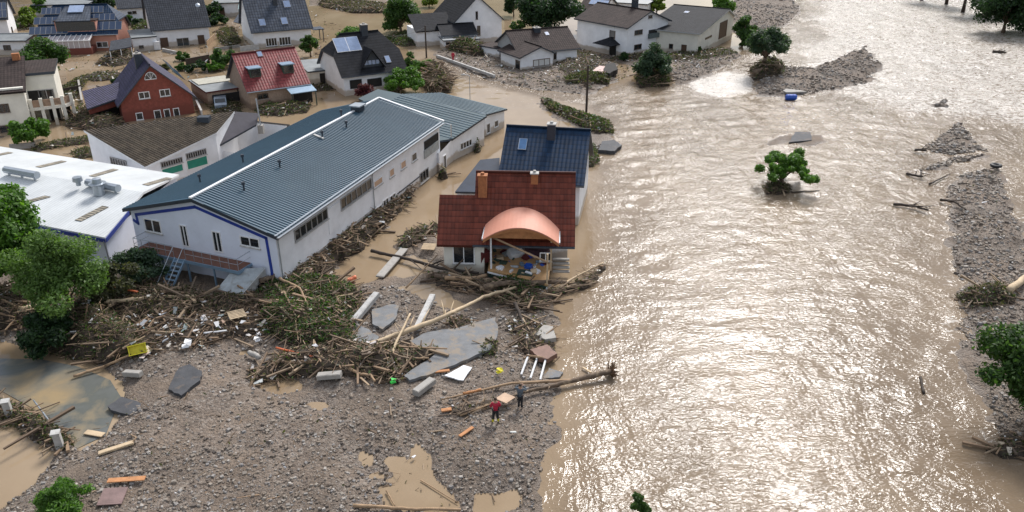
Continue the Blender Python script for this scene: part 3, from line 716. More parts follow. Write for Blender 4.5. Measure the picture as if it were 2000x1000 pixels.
for (px, py) in [(477, 372), (547, 328), (630, 270), (677, 250), (667, 228), (391, 356), (475, 317)]:
    p = on_roof2(px, py) if (px, py) in ((391, 356), (475, 317)) else on_roof(px, py); k = MB(); k.tube([p, p + V((0, 0, .5)), p + V((0, 0, .52)), p + V((0, 0, .75))], [.08, .08, .17, .14], 7)
    k.build('vent_pipe', TRIM, roof)
p = on_roof(699, 216); k = MB(); k.box(p - U * .6 - Wv * .5, U * 1.2, Wv * 1.0, V((0, 0, .55))); hb_ = k.build('roof_hatch', TRIM, roof)
k = MB(); k.box(p - U * .75 - Wv * .65 + V((0, 0, .55)), U * 1.5, Wv * 1.3, V((0, 0, .12))); k.build('hatch_lid', STEEL, hb_)
p = on_roof(612, 266); k = MB(); k.box(p + V((0, 0, .1)), (on_roof(631, 274) - p), U * .25, V((0, 0, .08))); k.build('access_board', CONCW, roof)
# walls
oh = .4; SW = Face(lb(.35, oh), U); GW = Face(lb(sk(WD) + .45, WD - oh), lb(.35, oh) - lb(sk(WD) + .45, WD - oh))
c = [lb(.35, oh), lb(LG, oh), lb(LG, WD - oh), lb(sk(WD) + .45, WD - oh)]
u_sl, z_sl = SW.hit(727, 404); zfl = max(1.6, min(2.4, SW.hit(600, 508)[1])); u_end, _ = SW.hit(729, 404)
k = MB()
def q4(a, b_, z0, z1): k.poly([(a.x, a.y, z0), (b_.x, b_.y, z0), (b_.x, b_.y, z1), (a.x, a.y, z1)])
mid = SW.at(u_end, 0); q4(c[0], mid, zfl, ZE - .18); q4(mid, c[1], -.9, ZE - .18); q4(c[1], c[2], -.9, ZE - .18); q4(c[2], c[3], -.9, ZE - .18)
wb = k.build('wall', W_WHITE, root)
k = MB(); g0, g1 = c[3], c[0]; gm_ = GW.at((g1 - g0).length * .5, 0)
k.poly([(g0.x, g0.y, -.9), (g1.x, g1.y, -.9), (g1.x, g1.y, ZE - .15), (gm_.x, gm_.y, ZR - .22), (g0.x, g0.y, ZE - .15)]); o = k.build('gable_wall', W_SHADE, root)
o['label'] = 'white gable wall, bluish shade put into its colour, with a stepped blue stripe'
# open ground floor on columns
k = MB(); a0 = c[0] + Wv * 1.6 + U * .2; b0 = mid + Wv * 1.6; k.poly([(a0.x, a0.y, -.9), (b0.x, b0.y, -.9), (b0.x, b0.y, zfl), (a0.x, a0.y, zfl)]); k.poly([(mid.x, mid.y, -.9), (mid.x, mid.y, zfl), (b0.x, b0.y, zfl), (b0.x, b0.y, -.9)]); k.build('ground_floor_wall', DARK, root)  # near-black sheet behind the columns, the void's shade put into its colour
k = MB(); k.box(SW.at(0, zfl - .22, .03), SW.d * u_end, -SW.n * 1.7, V((0, 0, .22))); k.build('floor_slab_edge', CONCW, root)
for i in range(9):
    u_ = .15 + i * (u_end - .5) / 8; k = MB(); k.box(SW.at(u_, -.8, -.02), SW.d * .28, -SW.n * .28, V((0, 0, zfl + .58))); k.build('column', CONCW, root)
for q in [(576, 473, 638, 405), (666, 411, 724, 347)]:
    opening(root, SW, q, 'g', 6)
for q, st in [((730, 369, 746, 343), 'p'), ((760.5, 348.5, 769, 325.5), 'p'), ((782.6, 333, 792, 310), 'p'), ((804, 318, 813, 295), 'w')]: opening(root, SW, q, st, 1)
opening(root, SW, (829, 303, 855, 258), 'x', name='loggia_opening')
u0, z0 = SW.hit(828, 309); u1, z1 = SW.hit(856, 286)
k = MB(); k.box(SW.at(u0, z0 - .1, .02), SW.d * (u1 - u0), SW.n * .08, V((0, 0, .95))); k.build('balcony_parapet', GREYP, root)
opening(root, SW, (820, 360, 836, 326), 'g', 3, name='entrance_door')
for q in [(733, 420, 745, 398), (748, 408, 758, 384), (761, 395, 772, 375)]: opening(root, SW, q, 'w', 2)
u0, z0 = SW.hit(776, 378); k = MB(); k.box(SW.at(u0, z0 - .1, 0), SW.d * 6.5, SW.n * .05, V((0, 0, .12))); k.build('wall_pipe', TRIM, root)
u0, z0 = SW.hit(640, 462)  # shutter box panel between the bands
k = MB(); k.box(SW.at(u0 + .3, zfl + .7, 0), SW.d * 2.0, SW.n * .06, V((0, 0, 2.3))); k.build('wall_panel', W_WHITE, root)
for (uu) in (.12, u_end + .1):
    k = MB(); k.tube([SW.at(uu, ZE - .2, .3), SW.at(uu, ZE - .6, .1), SW.at(uu, .2, .1)], .055, 6); k.build('downpipe', STEEL, root)
for q, st, n_ in [((284, 446, 318, 432), 'w', 2), ((324, 478, 352, 440), 'wd', 2), ((392, 491, 419, 452), 'wd', 2), ((472, 484, 508, 467), 'w', 2)]: pass
def gwin(TL, BR, st, n_):
    u0, z1 = GW.hit(*TL); u1, z0 = GW.hit(*BR); opening(root, GW, ('m', u0, z0, u1, z1), st, n_)
gwin((280, 425), (318, 457), 'w', 2); gwin((350, 438), (372, 483), 'wd', 2); gwin((413, 450), (437, 494), 'wd', 2); gwin((468, 459), (509, 486), 'w', 2)
pts = [GW.hit(*q) for q in [(262, 430), (270, 436), (266, 419), (381, 404), (520, 465), (535, 553)]]
k = MB()
for (a, za), (b_, zb_) in zip(pts[:-1], pts[1:]):
    p0, p1 = GW.at(a, za, .015), GW.at(b_, zb_, .015); d = (p1 - p0).normalized(); up = GW.n.cross(d).normalized() * .13
    k.box(p0 - up - d * .1, (p1 - p0) + d * .2, up * 2, GW.n * .02)
k.build('stripe', STRIPE, root)
# balcony deck and stair on the gable
u1, zd = GW.hit(491, 513); u0, _ = GW.hit(292, 474)
out = 1.55
dk = thing('metal_balcony', 'grey steel balcony with rust brown deck along the long building gable', 'balcony', GW.at((u0 + u1) / 2, 0))
k = MB(); k.box(GW.at(u0, zd - .1, .03), GW.d * (u1 - u0), GW.n * out, V((0, 0, .09))); k.build('deck', RUST, dk)
k = MB(); k.box(GW.at(u0, zd - .28, .03), GW.d * (u1 - u0), GW.n * .1, V((0, 0, .17))); k.box(GW.at(u0, zd - .28, out), GW.d * (u1 - u0), GW.n * .1, V((0, 0, .26)))
k.box(GW.at(u1, zd - .28, 0), GW.d * .08, GW.n * (out + .1), V((0, 0, .26))); k.box(GW.at(u0 - .08, zd - .28, 0), GW.d * .08, GW.n * (out + .1), V((0, 0, .26))); k.build('frame', STEELB, dk)
for e in (.25, .5, .75, .98):
    k = MB(); uu = u0 + (u1 - u0) * e; k.box(GW.at(uu, -.5, out - .15), GW.d * .12, GW.n * .12, V((0, 0, zd + .25))); k.build('post', STEELB, dk)
k = MB()
us = u0 + (u1 - u0) * .40
segs = [(u0, us - .1), (us + 1.1, u1)]
for a, b_ in segs:
    k.tube([GW.at(a, zd + 1.0, out), GW.at(b_, zd + 1.0, out)], .03, 5); k.tube([GW.at(a, zd + .5, out), GW.at(b_, zd + .5, out)], .018, 5)
    m_ = int((b_ - a) / .9) + 1
    for i in range(m_ + 1): k.tube([GW.at(a + (b_ - a) * i / m_, zd, out), GW.at(a + (b_ - a) * i / m_, zd + 1.0, out)], .022, 5)
for uu in (u0, u1): k.tube([GW.at(uu, zd + 1.0, 0), GW.at(uu, zd + 1.0, out)], .03, 5); k.tube([GW.at(uu, zd + .5, 0), GW.at(uu, zd + .5, out)], .018, 5)
k.build('railing', STEEL, dk)
stt = thing('steel_stair', 'pale blue steel open tread stair leaning from the gable balcony into the debris', 'stair', GW.at(us, 0, out))
foot = 2.6
for uu in (us, us + 1.0):
    k = MB(); k.box(GW.at(uu, zd - .15, out + .05), GW.n * foot - V((0, 0, zd - .2)), GW.d * .07, V((0, 0, .22))); k.build('stringer', STEELB, stt)
    k = MB(); k.tube([GW.at(uu, zd + .95, out + .05), GW.at(uu, zd + .9, out + .1), GW.at(uu, 1.0, out + foot)], .03, 5); k.tube([GW.at(uu, 1.0, out + foot), GW.at(uu, .2, out + foot)], .03, 5); k.build('handrail', STEEL, stt)
for i in range(9):
    f = (i + .5) / 9; k = MB(); k.box(GW.at(us + .07, zd - .1 - f * (zd - .2), out + .05 + f * foot - .12), GW.d * .93, GW.n * .26, V((0, 0, .04))); k.build('tread', STEELB, stt)
# collapsed garden shed at the gable corner
k = MB(); c0, c1, c2, c3 = P(423, 571, 1.0), P(475, 573, .9), P(524, 523, 2.7), P(489, 522, 2.7)
sh = thing('collapsed_shed', 'tilted grey glazed shed leaning on the gable corner of the long building', 'shed', (c1 + c3) / 2 - V((0, 0, 2)))
px_slab(sh, 'roof', [(423, 566, 1.5), (474, 572, 1.6), (518, 522, 2.6), (455, 526, 2.4)], .1, GREYP, TRIMW)
a, b_ = P(474, 574, 1.4), P(518, 524, 2.45)
k = MB(); k.poly([(a.x, a.y, -.3), (b_.x, b_.y, -.3), tuple(b_), tuple(a)]); a2 = P(425, 567, 1.3); k.poly([(a2.x, a2.y, -.3), (a.x, a.y, -.3), tuple(a), tuple(a2)]); k.build('wall', CONCW, sh)
f_ = Face(a, b_ - a)
for i in range(3): opening(sh, f_, ('m', .25 + i * 1.15, .3, 1.2 + i * 1.15, 1.3 + i * .25), 'g', 1)

# ------------------------------------------------------------------ two white annexes behind it
ra = thing('annex_building', 'white single storey annex with blue ribbed roof between long building and street lamp', 'building', P(900, 290))
g1, g2, g0 = P(886, 313), P(946, 284), P(859, 338); h1, h2 = ZT(g1, 268), ZT(g2, 226)
o_ = (g2 - g1).normalized(); sd_ = V((o_.y, -o_.x, 0)) * .3
q1 = V((g1.x, g1.y, h1)) + sd_ - o_ * .5; q2 = V((g2.x, g2.y, h2)) + sd_ + o_ * .2
q0 = P(856, 276, h1 + .1); q3, q4_, q5 = P(786, 184, h2 + .9), P(738, 174, h2 + 1.3), P(700, 192, h1 + .8)
_na = (q2 - q1).cross(q3 - q2)
def on_annex(px, py): r_ = ray(px, py); k0 = V((0, 0, H)); return k0 + r_ * ((q1 - k0).dot(_na) / r_.dot(_na))
q0, q4_, q5 = on_annex(857, 275), on_annex(738, 174), on_annex(700, 192)
k = MB(); k.slab([q1, q2, q3, q4_, q5, q0], .22, uax=o_, mi2=2); e = q2 - q1; nn = int(e.length / .55); dr_ = (q3 - q2)
for i in range(nn): 
    k.box(q1 + e * (i / nn), o_ * .07, dr_ + ((q0 - q1) + (q5 - q0) - dr_) * 0, V((0, 0, .06)), 1)
k.build('roof', [R_BLUE2, R_RIB, TRIM], ra)
walls(ra, 'wall', [g0, g1, g2, V((q3.x, q3.y, 0)), V((q5.x, q5.y, 0))], [h1 - .5, h1 - .15, h2 - .15, h2 + .6, h1 + .3], W_WHITE, closed=True)
f_ = Face(g1, g2 - g1); u0, z0 = f_.hit(898.6, 294); u1, z1 = f_.hit(921, 270); opening(ra, f_, ('m', u0, z0, u1, z1), 'w', 4)
f_ = Face(g0, g1 - g0); opening(ra, f_, ('m', 1.2, -.2, 2.1, 1.6), 'w', 1, name='door')
rb = thing('annex_building', 'rear white annex with low blue roof, furthest along the long building row', 'building', P(950, 240))
g1, g2 = P(948, 266), P(985, 248); h1, h2 = ZT(g1, 219), ZT(g2, 213); o_ = (g2 - g1).normalized(); sd_ = V((o_.y, -o_.x, 0)) * .3
q = [V((g1.x, g1.y, h1)) + sd_ - o_ * 2.5, V((g2.x, g2.y, h2)) + sd_ + o_ * .3, P(862, 181, h2 + 1.0), P(778, 184, h1 + 1.2)]
k = MB(); k.slab(q, .2, uax=o_, mi2=2); e = q[1] - q[0]
for i in range(12): k.box(q[0] + e * (i / 12), o_ * .07, (q[3] - q[0]) + ((q[2] - q[1]) - (q[3] - q[0])) * (i / 12), V((0, 0, .05)), 1)
k.build('roof', [R_BLUE2, R_RIB, TRIM], rb)
walls(rb, 'wall', [g1, g2, V((q[2].x - .3, q[2].y - .3, 0)), V((q[3].x, q[3].y - .3, 0))], [h1 - .15, h2 - .15, h2 + .8, h1 + 1.0], W_WHITE, closed=True)
f_ = Face(g1, g2 - g1); opening(rb, f_, (950, 262, 957, 239), 'w', 1, name='door'); opening(rb, f_, (965, 250, 973, 233), 'w', 1)

# ------------------------------------------------------------------ white hall, lower left
hz1 = 3.7; c0 = P(205, 464, hz1); c1 = P(350, 341, hz1); Dh = (c1 - c0).length; dh = (c1 - c0).normalized(); lv = V((-dh.y, dh.x, 0)); el = P(0, 286, hz1)
lv = (V((el.x, el.y, hz1)) - c1).normalized() ; LH = 48
rg = P(275, 380, 4.6); tr = .5; zrh = 4.75
hl = thing('warehouse', 'white flat-looking hall with pale ribbed metal roof beside the long building', 'building', c0 + lv * 15 - V((0, 0, hz1)))
def hp(a, b, z): p = c0 + lv * a + dh * b; return V((p.x, p.y, z))
k = MB(); k.slab([hp(0, 0, hz1), hp(LH, 0, hz1), hp(LH, Dh / 2, zrh), hp(0, Dh / 2, zrh)], .2, uax=lv, mi2=1); k.slab([hp(0, Dh, hz1), hp(LH, Dh, hz1), hp(LH, Dh / 2, zrh), hp(0, Dh / 2, zrh)], .2, uax=lv, mi2=1)
rf = k.build('roof', [R_HALL, TRIMW], hl)
fh = Face(hp(LH, .35, 0), -lv); fr2 = Face(hp(.3, .35, 0), dh)
walls(hl, 'wall', [hp(.3, .35, 0), hp(.3, Dh - .3, 0), hp(LH - .3, Dh - .3, 0), hp(LH - .3, .35, 0)], [hz1 - .15] * 4, W_SHADE, closed=True)
k = MB(); k.box(hp(.0, -.04, hz1 - .42), lv * LH, -dh * .05, V((0, 0, .3))); k.box(hp(-.03, 0, hz1 - .42), dh * 4.4 + V((0, 0, 1.1 * 4.4 / (Dh / 2))), -lv * .06, V((0, 0, .35))); k.build('stripe', STRIPE, hl)
k = MB(); k.tube([hp(.15, -.1, hz1 - .3), hp(.15, .2, .2)], .06, 6); k.build('downpipe', STEEL, hl)
def on_hall(px, py):
    best = None
    for b0, sgn in ((0, 1), (Dh, -1)):
        o = hp(0, b0, hz1); e2 = dh * sgn * Dh / 2 + V((0, 0, zrh - hz1)); n_ = lv.cross(e2).normalized(); rr = ray(px, py); cc = V((0, 0, H)); p = cc + rr * ((o - cc).dot(n_) / rr.dot(n_))
        b = (p - c0).dot(dh)
        if (sgn > 0 and b <= Dh / 2) or (sgn < 0 and b > Dh / 2): best = (p, e2.normalized(), n_ if n_.z > 0 else -n_)
    return best or (p, e2.normalized(), n_)
for a, b_ in [((159, 433), (213, 405)), ((185, 346), (232, 332)), ((290, 363), (337, 349)), ((80, 328), (131, 316)), ((52, 398), (100, 385)), ((-8, 306), (26, 299)), ((225, 372), (227, 371))][:6]:
    p, e, n_ = on_hall(*a); p2, e2, _ = on_hall(*b_); k = MB(); k.box(p + n_ * .045, (p2 - p), lv * .75, n_ * .012); k.build('roof_light', mat('aged_roof_light', (.27, .24, .19), .6, .25, 3, .1, tile=(.33, 5, 'rib', .03)), rf)
def ridge_vent(px0, px1, name):
    (p0, _, _), (p1, _, _) = on_hall(*px0), on_hall(*px1); d = (p1 - p0).normalized(); k = MB(); p0 = p0 + V((0, 0, .25)); p1 = p1 + V((0, 0, .25)); k.tube([p0, p1], .36, 8)
    for f in (.1, .5, .9): q_ = p0 + (p1 - p0) * f; k.box(q_ - V((.1, .1, .5)), V((.2, 0, 0)), V((0, .2, 0)), V((0, 0, .5)))
    k.build(name, STEEL, rf)
ridge_vent((12, 336), (74, 347), 'ridge_vent'); ridge_vent((172, 361), (232, 373), 'ridge_vent')
p, e, n_ = on_hall(195, 380); k = MB(); k.tube([p, p + V((0, 0, .9)), p + V((0, 0, .95)), p + V((0, 0, 1.1)), p + V((0, 0, 1.12)), p + V((0, 0, 1.5)), p + V((0, 0, 1.52)), p + V((0, 0, 1.6))], [.5, .5, .62, .75, .45, .35, .36, .05], 14); k.build('roof_fan', STEEL, rf)
p, e, n_ = on_hall(154, 362); k = MB(); k.tube([p, p + V((0, 0, .4)), p + V((0, 0, .42)), p + V((0, 0, .8))], [.22, .22, .45, .4], 12); k.build('roof_fan', STEEL, rf)

# ------------------------------------------------------------------ mossy barn and cement-sheet sheds
br = thing('barn', 'white barn with mossy brown corrugated roof and two green garage doors', 'building', P(330, 330))
z0 = 3.5
a = P(285, 325, z0 - .2); b_ = P(427, 284, z0 - .2); c_ = P(172, 292, z0 - .2)
_e0, _e1, _e2 = P(283, 326, z0), V((b_.x, b_.y, ZT(b_, 259))), V((c_.x, c_.y, ZT(c_, 254)))
_n = (_e1 - _e0).cross(_e2 - _e0).normalized(); _u = (_e1 - _e0).normalized()
def on_barn(px, py):
    r_ = ray(px, py); o_ = V((0, 0, H)); return o_ + r_ * ((_e0 - o_).dot(_n) / r_.dot(_n))
k = MB(); k.slab([_e0, _e1, on_barn(458, 217), _e2], .25, uax=_u, mi2=1); k.build('roof', [R_BARN, TRIMW], br)
d_ = on_barn(456, 219)
walls(br, 'wall', [c_ + V((.3, 0, 0)), a + V((0, .3, 0)), b_ - _u * .2, d_], [_e2.z - .3, z0 - .2, _e1.z - .3, d_.z - .3], W_WHITE, closed=True)
a = a + V((0, .3, 0)); b_ = b_ - _u * .2
f_ = Face(a, b_ - a)
for g_, q in ((317, 346, 356.5, 318), 0), ((366, 333, 404, 302), 0), ((315, 328.4, 355, 306), 1), ((364, 312, 401.6, 289), 1): opening(br, f_, g_, 'g' if q else 'gr', 9)
f2 = Face(c_, a - c_); opening(br, f2, (218, 321, 246, 314), 'g', 6)
k = MB(); p = on_barn(398, 236); k.box(p - V((.6, .4, .6)), V((1.3, 0, 0)), V((0, .9, 0)), V((0, 0, 1.1))); k.build('chimney', TRIM, br)
_s = on_barn(459, 218)
px_slab(br, 'side_roof', [(427, 284, 3.2), (459, 218, _s.z - .1), (505, 221, _s.z - .7), (500, 243, None)], .2, mat('dark_violet_felt', (.045, .04, .055), .7, .3, 1, .3), TRIM)
as_ = thing('shed', 'low shed with cracked grey cement sheet roof behind the blue roof', 'shed', P(480, 280))
px_slab(as_, 'roof', [(419, 290, 2.6), (452, 262, 3.4), (500, 236, 3.6), (566, 243, None), (480, 300, None)], .15, R_ASB, TRIM)
aa = [P(422, 291, 2.5), P(452, 263, 3.3), P(500, 238, 3.5), P(560, 244, 3.1), P(480, 300, 2.3)]; walls(as_, 'wall', aa, [2.4, 3.2, 3.4, 3.0, 2.2], W_WHITE, closed=True)
k = MB(); p = P(510, 252, 3.3); k.box(p - V((.3, .3, .5)), V((.6, 0, 0)), V((0, .6, 0)), V((0, 0, 1.0))); k.build('flue_base', CONC, as_)
k = MB(); k.tube([p + V((0, 0, .4)), p + V((-.1, 0, 3.6))], .09, 7); k.build('flue', STEEL, as_)

# ------------------------------------------------------------------ houses of the village
def dormer(h, px, py, w_, hh, dep, m, wallm, flat=True, win='b'):
    """a small box dormer on the front slope of h"""
    p, a, b_, n = h.rhit(px, py); o = p - h.U * w_ / 2
    k = MB(); k.box(o - V((0, 0, .4)), h.U * w_, h.W * dep, V((0, 0, hh + .4))); d_ = k.build('dormer', wallm, h.root)
    if flat:
        k = MB(); k.box(o - h.U * .15 - h.W * .2 + V((0, 0, hh)), h.U * (w_ + .3), h.W * (dep + .3), V((0, 0, .14))); k.build('dormer_roof', m, d_)
    f = Face(o, h.U); k = MB(); k.box(f.at(.15, p.z + .12, 0), f.d * (w_ - .3), f.n * .03, V((0, 0, hh - .25))); k.build('dormer_window', GLASS, d_)
    return d_
# salmon house with solar roof
h = House('house', 'salmon rendered house with dark blue half-hipped roof covered in solar panels', (72, 71), (230, 66), 3.1, 10.5, 9, 'side', hip=2.2, hipz=.45, wall=W_PINK, roof=R_TILE_BLUE)
for px, py, w_, hh, gr_ in [(100, 22, 3.4, 1.5, (4, 1)), (96, 41, 5.2, 1.6, (5, 1)), (95, 60, 6.6, 1.7, (7, 1)), (183, 19, 3.4, 1.5, (4, 1)), (194, 34, 5.6, 1.5, (6, 1)), (201, 51, 6.6, 1.9, (6, 1))]:
    h.skylight(px, py, w_, hh, SOLAR, 'solar_panel', frame=FR_G, up=.1, grid=gr_)
d_ = dormer(h, 150, 62, 7.0, 1.9, 4.2, R_BROWN, W_PINK)
p, a, b_, n = h.rhit(148, 62); k = MB(); o = p - h.U * 3.0 + V((0, 0, 2.0)); k.slab([o - h.W * .4 , o + h.U * 6 - h.W * .4, o + h.U * 5.2 + h.W * 5 + V((0, 0, 2.2)), o + h.U * .8 + h.W * 5 + V((0, 0, 2.2))], .2, uax=h.U); k.build('dormer_roof', R_SLATE2, d_)
k = MB(); q_ = o + h.U * 1.7 + h.W * 2 + V((0, 0, 1.15)); k.box(q_, h.U * 2.6, h.W * 2 + V((0, 0, .9)), V((0, 0, .1))); k.build('solar_panel', SOLARP, d_)
h.op('F', (190, 93, 210, 81), 'w', 2)
cs = h.block('conservatory', [(2.2, -2.6), (9.6, -2.6), (9.6, .45), (2.2, .45)], -.9, 1.2, W_BRICK)
k = MB(); o = h.pt(2.2, -2.6, 1.2)
for i in range(9):
    k.box(h.pt(2.2 + i * .9, -2.6, 1.2), h.U * .1, h.W * .1, V((0, 0, 1.3))); k.box(h.pt(2.2 + i * .9, -2.7, 2.5), h.U * .1, h.W * 3.2 + V((0, 0, .7)), V((0, 0, .1)))
k.box(h.pt(2.1, -2.7, 2.45), h.U * 7.6, h.W * .14, V((0, 0, .14))); k.build('glazing_bars', FR_W, cs)
k = MB(); k.slab([h.pt(2.2, -2.6, 2.48), h.pt(9.6, -2.6, 2.48), h.pt(9.6, .4, 3.12), h.pt(2.2, .4, 3.12)], .04); k.box(h.pt(2.2, -2.55, 1.2), h.U * 7.4, h.W * .03, V((0, 0, 1.25))); k.build('glass', mat('misted_glass', (.45, .40, .40), .15, .15, 2, .02), cs)
# low outbuilding on the left edge
h = House('outbuilding', 'low white outbuilding with flat grey roof at the left edge of the village', (-40, 80), (50, 79), 2.6, 8, 66, 'side', roof=R_FLAT, oh=.3); h.op('F', (8, 98, 20, 88), 'b', 2)
h = House('house', 'white house cut by the left edge with dark roof and one solar panel', (-45, 40), (16, 37), 3.8, 8, -12, 'side', roof=R_SLATE, wall=W_WHITE); h.skylight(4, 20, 1.6, 3.5, SOLAR, 'solar_panel', frame=FR_G, grid=(2, 2)); h.op('R', ('m', 2, .6, 3, 1.8), 'b', 1)
h = House('house', 'long pale house with grey felt roof behind the solar panel house', (60, 10), (172, 7), 3.0, 8, None, 'flat', roof=R_FLAT, wall=W_WHITE)
h.op('F', ('m', 1.5, .8, 3.2, 2.0), 'w', 2); h.op('F', ('m', 13, .8, 14.5, 2.0), 'w', 2)
# grey slate house
h = House('house', 'large white house with plain grey slate roof and dark doors in the water', (294, 60), (412, 51), 3.3, 15, -32, 'side', roof=R_SLATE, wall=W_WHITE)
for q, s_ in [((315, 92, 327, 73), 'd'), ((347, 92, 368, 73), 'g'), ((388, 86, 398, 68), 'd')]: h.op('F', q, s_, 2)
k = MB(); p, a, b_, n = h.rhit(386, 22); k.tube([p, p + V((0, 0, 1.1)), p + V((.5, -.2, 1.5))], .05, 6); k.tube([p + V((.3, -.3, 1.2)), p + V((.35, -.4, 1.3))], [.45, .1], 10); k.build('satellite_dish', STEEL, h.root)
h = House('house', 'small white house with two upper windows behind the slate roof house', (228, 17), (292, 13), 3.4, 8, -12, 'side', roof=R_SLATE, wall=W_WHITE)
h.op('F', (250, 28, 257, 22), 'b', 1); h.op('F', (259, 27, 266, 21), 'b', 1); h.op('F', (280, 32, 284, 24), 'b', 1)
h = House('garage', 'flat roofed white annex between salmon house and slate house', (256, 74), (306, 70), 2.6, 9, None, 'flat', roof=R_FLAT, wall=W_WHITE, oh=.15)
h.op('F', (272, 95, 280, 88), 'b', 1)
k = MB(); k.box(h.pt(3.6, -.35, .1), h.U * 1.1, h.W * .45, V((0, 0, 1.5))); k.tube([h.pt(4.0, -.37, .5), h.pt(4.0, -.4, .5)], .3, 12); k.tube([h.pt(4.0, -.37, 1.15), h.pt(4.0, -.4, 1.15)], .3, 12); k.build('heat_pump', TRIMW, h.root)
cp = thing('carport', 'dark sloping carport roof on white posts beside the salmon house', 'carport', P(236, 104))
px_slab(cp, 'roof', [(213, 99, 2.2), (257, 91, 2.2), (256, 73, 2.9), (216, 80, None)], .15, R_SLATE, TRIM)
for px, py in [(214, 101), (256, 93), (235, 97)]:
    a = P(px, py, 2.1); k = MB(); k.tube([V((a.x, a.y, -.8)), V((a.x, a.y + .1, 2.1))], .07, 6); k.build('post', TRIMW, cp)
# conservatory house at the top
h = House('house', 'white house with glass conservatory at the top edge', (412, 6), (478, 4), 3.2, 8, None, 'flat', roof=R_FLAT, wall=W_WHITE)
h.op('F', ('m', 1, .1, 2.2, 2.1), 'd', 1)
k = MB(); k.slab([h.pt(6, -2.5, 2.1), h.pt(11, -2.5, 2.1), h.pt(11, .4, 3), h.pt(6, .4, 3)], .06)
for i in range(7): k.box(h.pt(6 + i * .8, -2.5, -.5), h.U * .08, h.W * .08, V((0, 0, 2.6)))
k.build('conservatory', mat('teal_glass', (.35, .5, .5), .12, .2, 2, .02), h.root)
# white house with blue-grey tiles
h = House('house', 'white house with blue-grey tiled roof and three skylights at the top edge', (490, 64), (612, 54), 3.0, 12.5, -22, 'side', roof=R_SLATE2, wall=W_WHITE)
for px, py, w_ in [(512, 44, 1.2), (555, 41, 1.2), (560, 8, 1.3)]: h.skylight(px, py, w_, 1.5, SOLARP)
h.chimney(537, 6, .8, 1.6, TRIM); h.op('F', (520, 91, 540, 73), 'w', 4); h.op('F', (546, 89, 567, 71), 'w', 4)
k = MB(); k.box(h.pt(h.L + .2, 1, 2.3), h.U * 2.2, h.W * 3, V((0, 0, .15))); k.build('porch_roof', R_SLATE2, h.root)
for q in (1.0, 3.8): k = MB(); k.box(h.pt(h.L + 2.0, q, -.8), h.U * .15, h.W * .15, V((0, 0, 3.1))); k.build('porch_post', TRIM, h.root)
ln = thing('lean_to', 'small blue-grey lean-to roof left of the skylight house', 'shed', P(470, 70)); px_slab(ln, 'roof', [(456, 42, 2.4), (470, 46, 2.4), (482, 22, 3.4), (474, 15, None)], .15, R_SLATE2, TRIM); walls(ln, 'wall', [P(472, 48, 2.3), P(489, 66, 2.0), P(489, 40, 2.6)], [2.2, 2.2, 2.5], W_WHITE)
# brick gable house
h = House('house', 'red brick gable house with violet roof and round arched attic window', (229, 209), (384, 190), 2.3, 11, (292, 127), 'gable', wall=W_BRICK, roof=R_TILE_VIO, oh=.5)
for q in [(272, 194, 291, 178), (313, 189, 331, 173)]: h.op('F', q, 'w', 2)
h.op('F', (267, 235, 278, 219), 'w', 1); h.op('F', (303, 234, 313, 214), 'wd', 1, label='white narrow door'); h.op('F', (322, 231, 331, 212), 'w', 1); h.op('F', (340, 228, 349, 210), 'w', 1)
u0, z0 = h.F.hit(283, 156); u1, z1 = h.F.hit(306, 154)
k = MB(); pts = [h.F.at(u0, z0, .05)] + [h.F.at((u0 + u1) / 2 - (u1 - u0) / 2 * math.cos(t * math.pi / 10), z0 + .95 * math.sin(t * math.pi / 10), .05) for t in range(1, 10)] + [h.F.at(u1, z0, .05)]
k.poly(pts); aw = k.build('arched_window', GLASS, h.root); k = MB(); k.tube(pts + [pts[0]], .06, 5)
for t in (3, 5, 7): k.tube([h.F.at((u0 + u1) / 2, z0, .05), pts[t]], .035, 4)
k.build('frame', FR_W, aw)
h.skylight(342, 140, 7.6, 2.0, SOLAR, 'solar_panel', side=1, frame=FR_K, grid=(6, 1)) ; h.skylight(330, 128, 6.5, 1.2, SOLAR, 'solar_panel', side=1, frame=FR_K, grid=(6, 1))
h.chimney(272, 128, .9, 1.6, TRIM)
wg = px_slab(h.root, 'wing_roof', [(170, 213, 2.3), (231, 192, 2.6), (232, 160, 4.0), (160, 178, None)], .2, R_TILE_VIO, TRIM)
a, b_, c_ = P(173, 211, 2.2), P(231, 193, 2.4), P(163, 179, 3.4); k = MB()
k.poly([(a.x, a.y, 1.3), (b_.x, b_.y, 1.5), tuple(b_), tuple(a)]); k.poly([(c_.x, c_.y, -.8), (a.x, a.y, -.8), tuple(a), tuple(c_)]); k.build('wing_wall', W_BRICK, h.root)
k = MB(); o = V((0, 1.6, 0)); k.poly([(a.x, a.y + 1.6, -.8), (b_.x, b_.y + 1.6, -.8), (b_.x, b_.y + 1.6, 2.4), (a.x, a.y + 1.6, 2.2)]); k.build('carport_back', DARK, h.root)
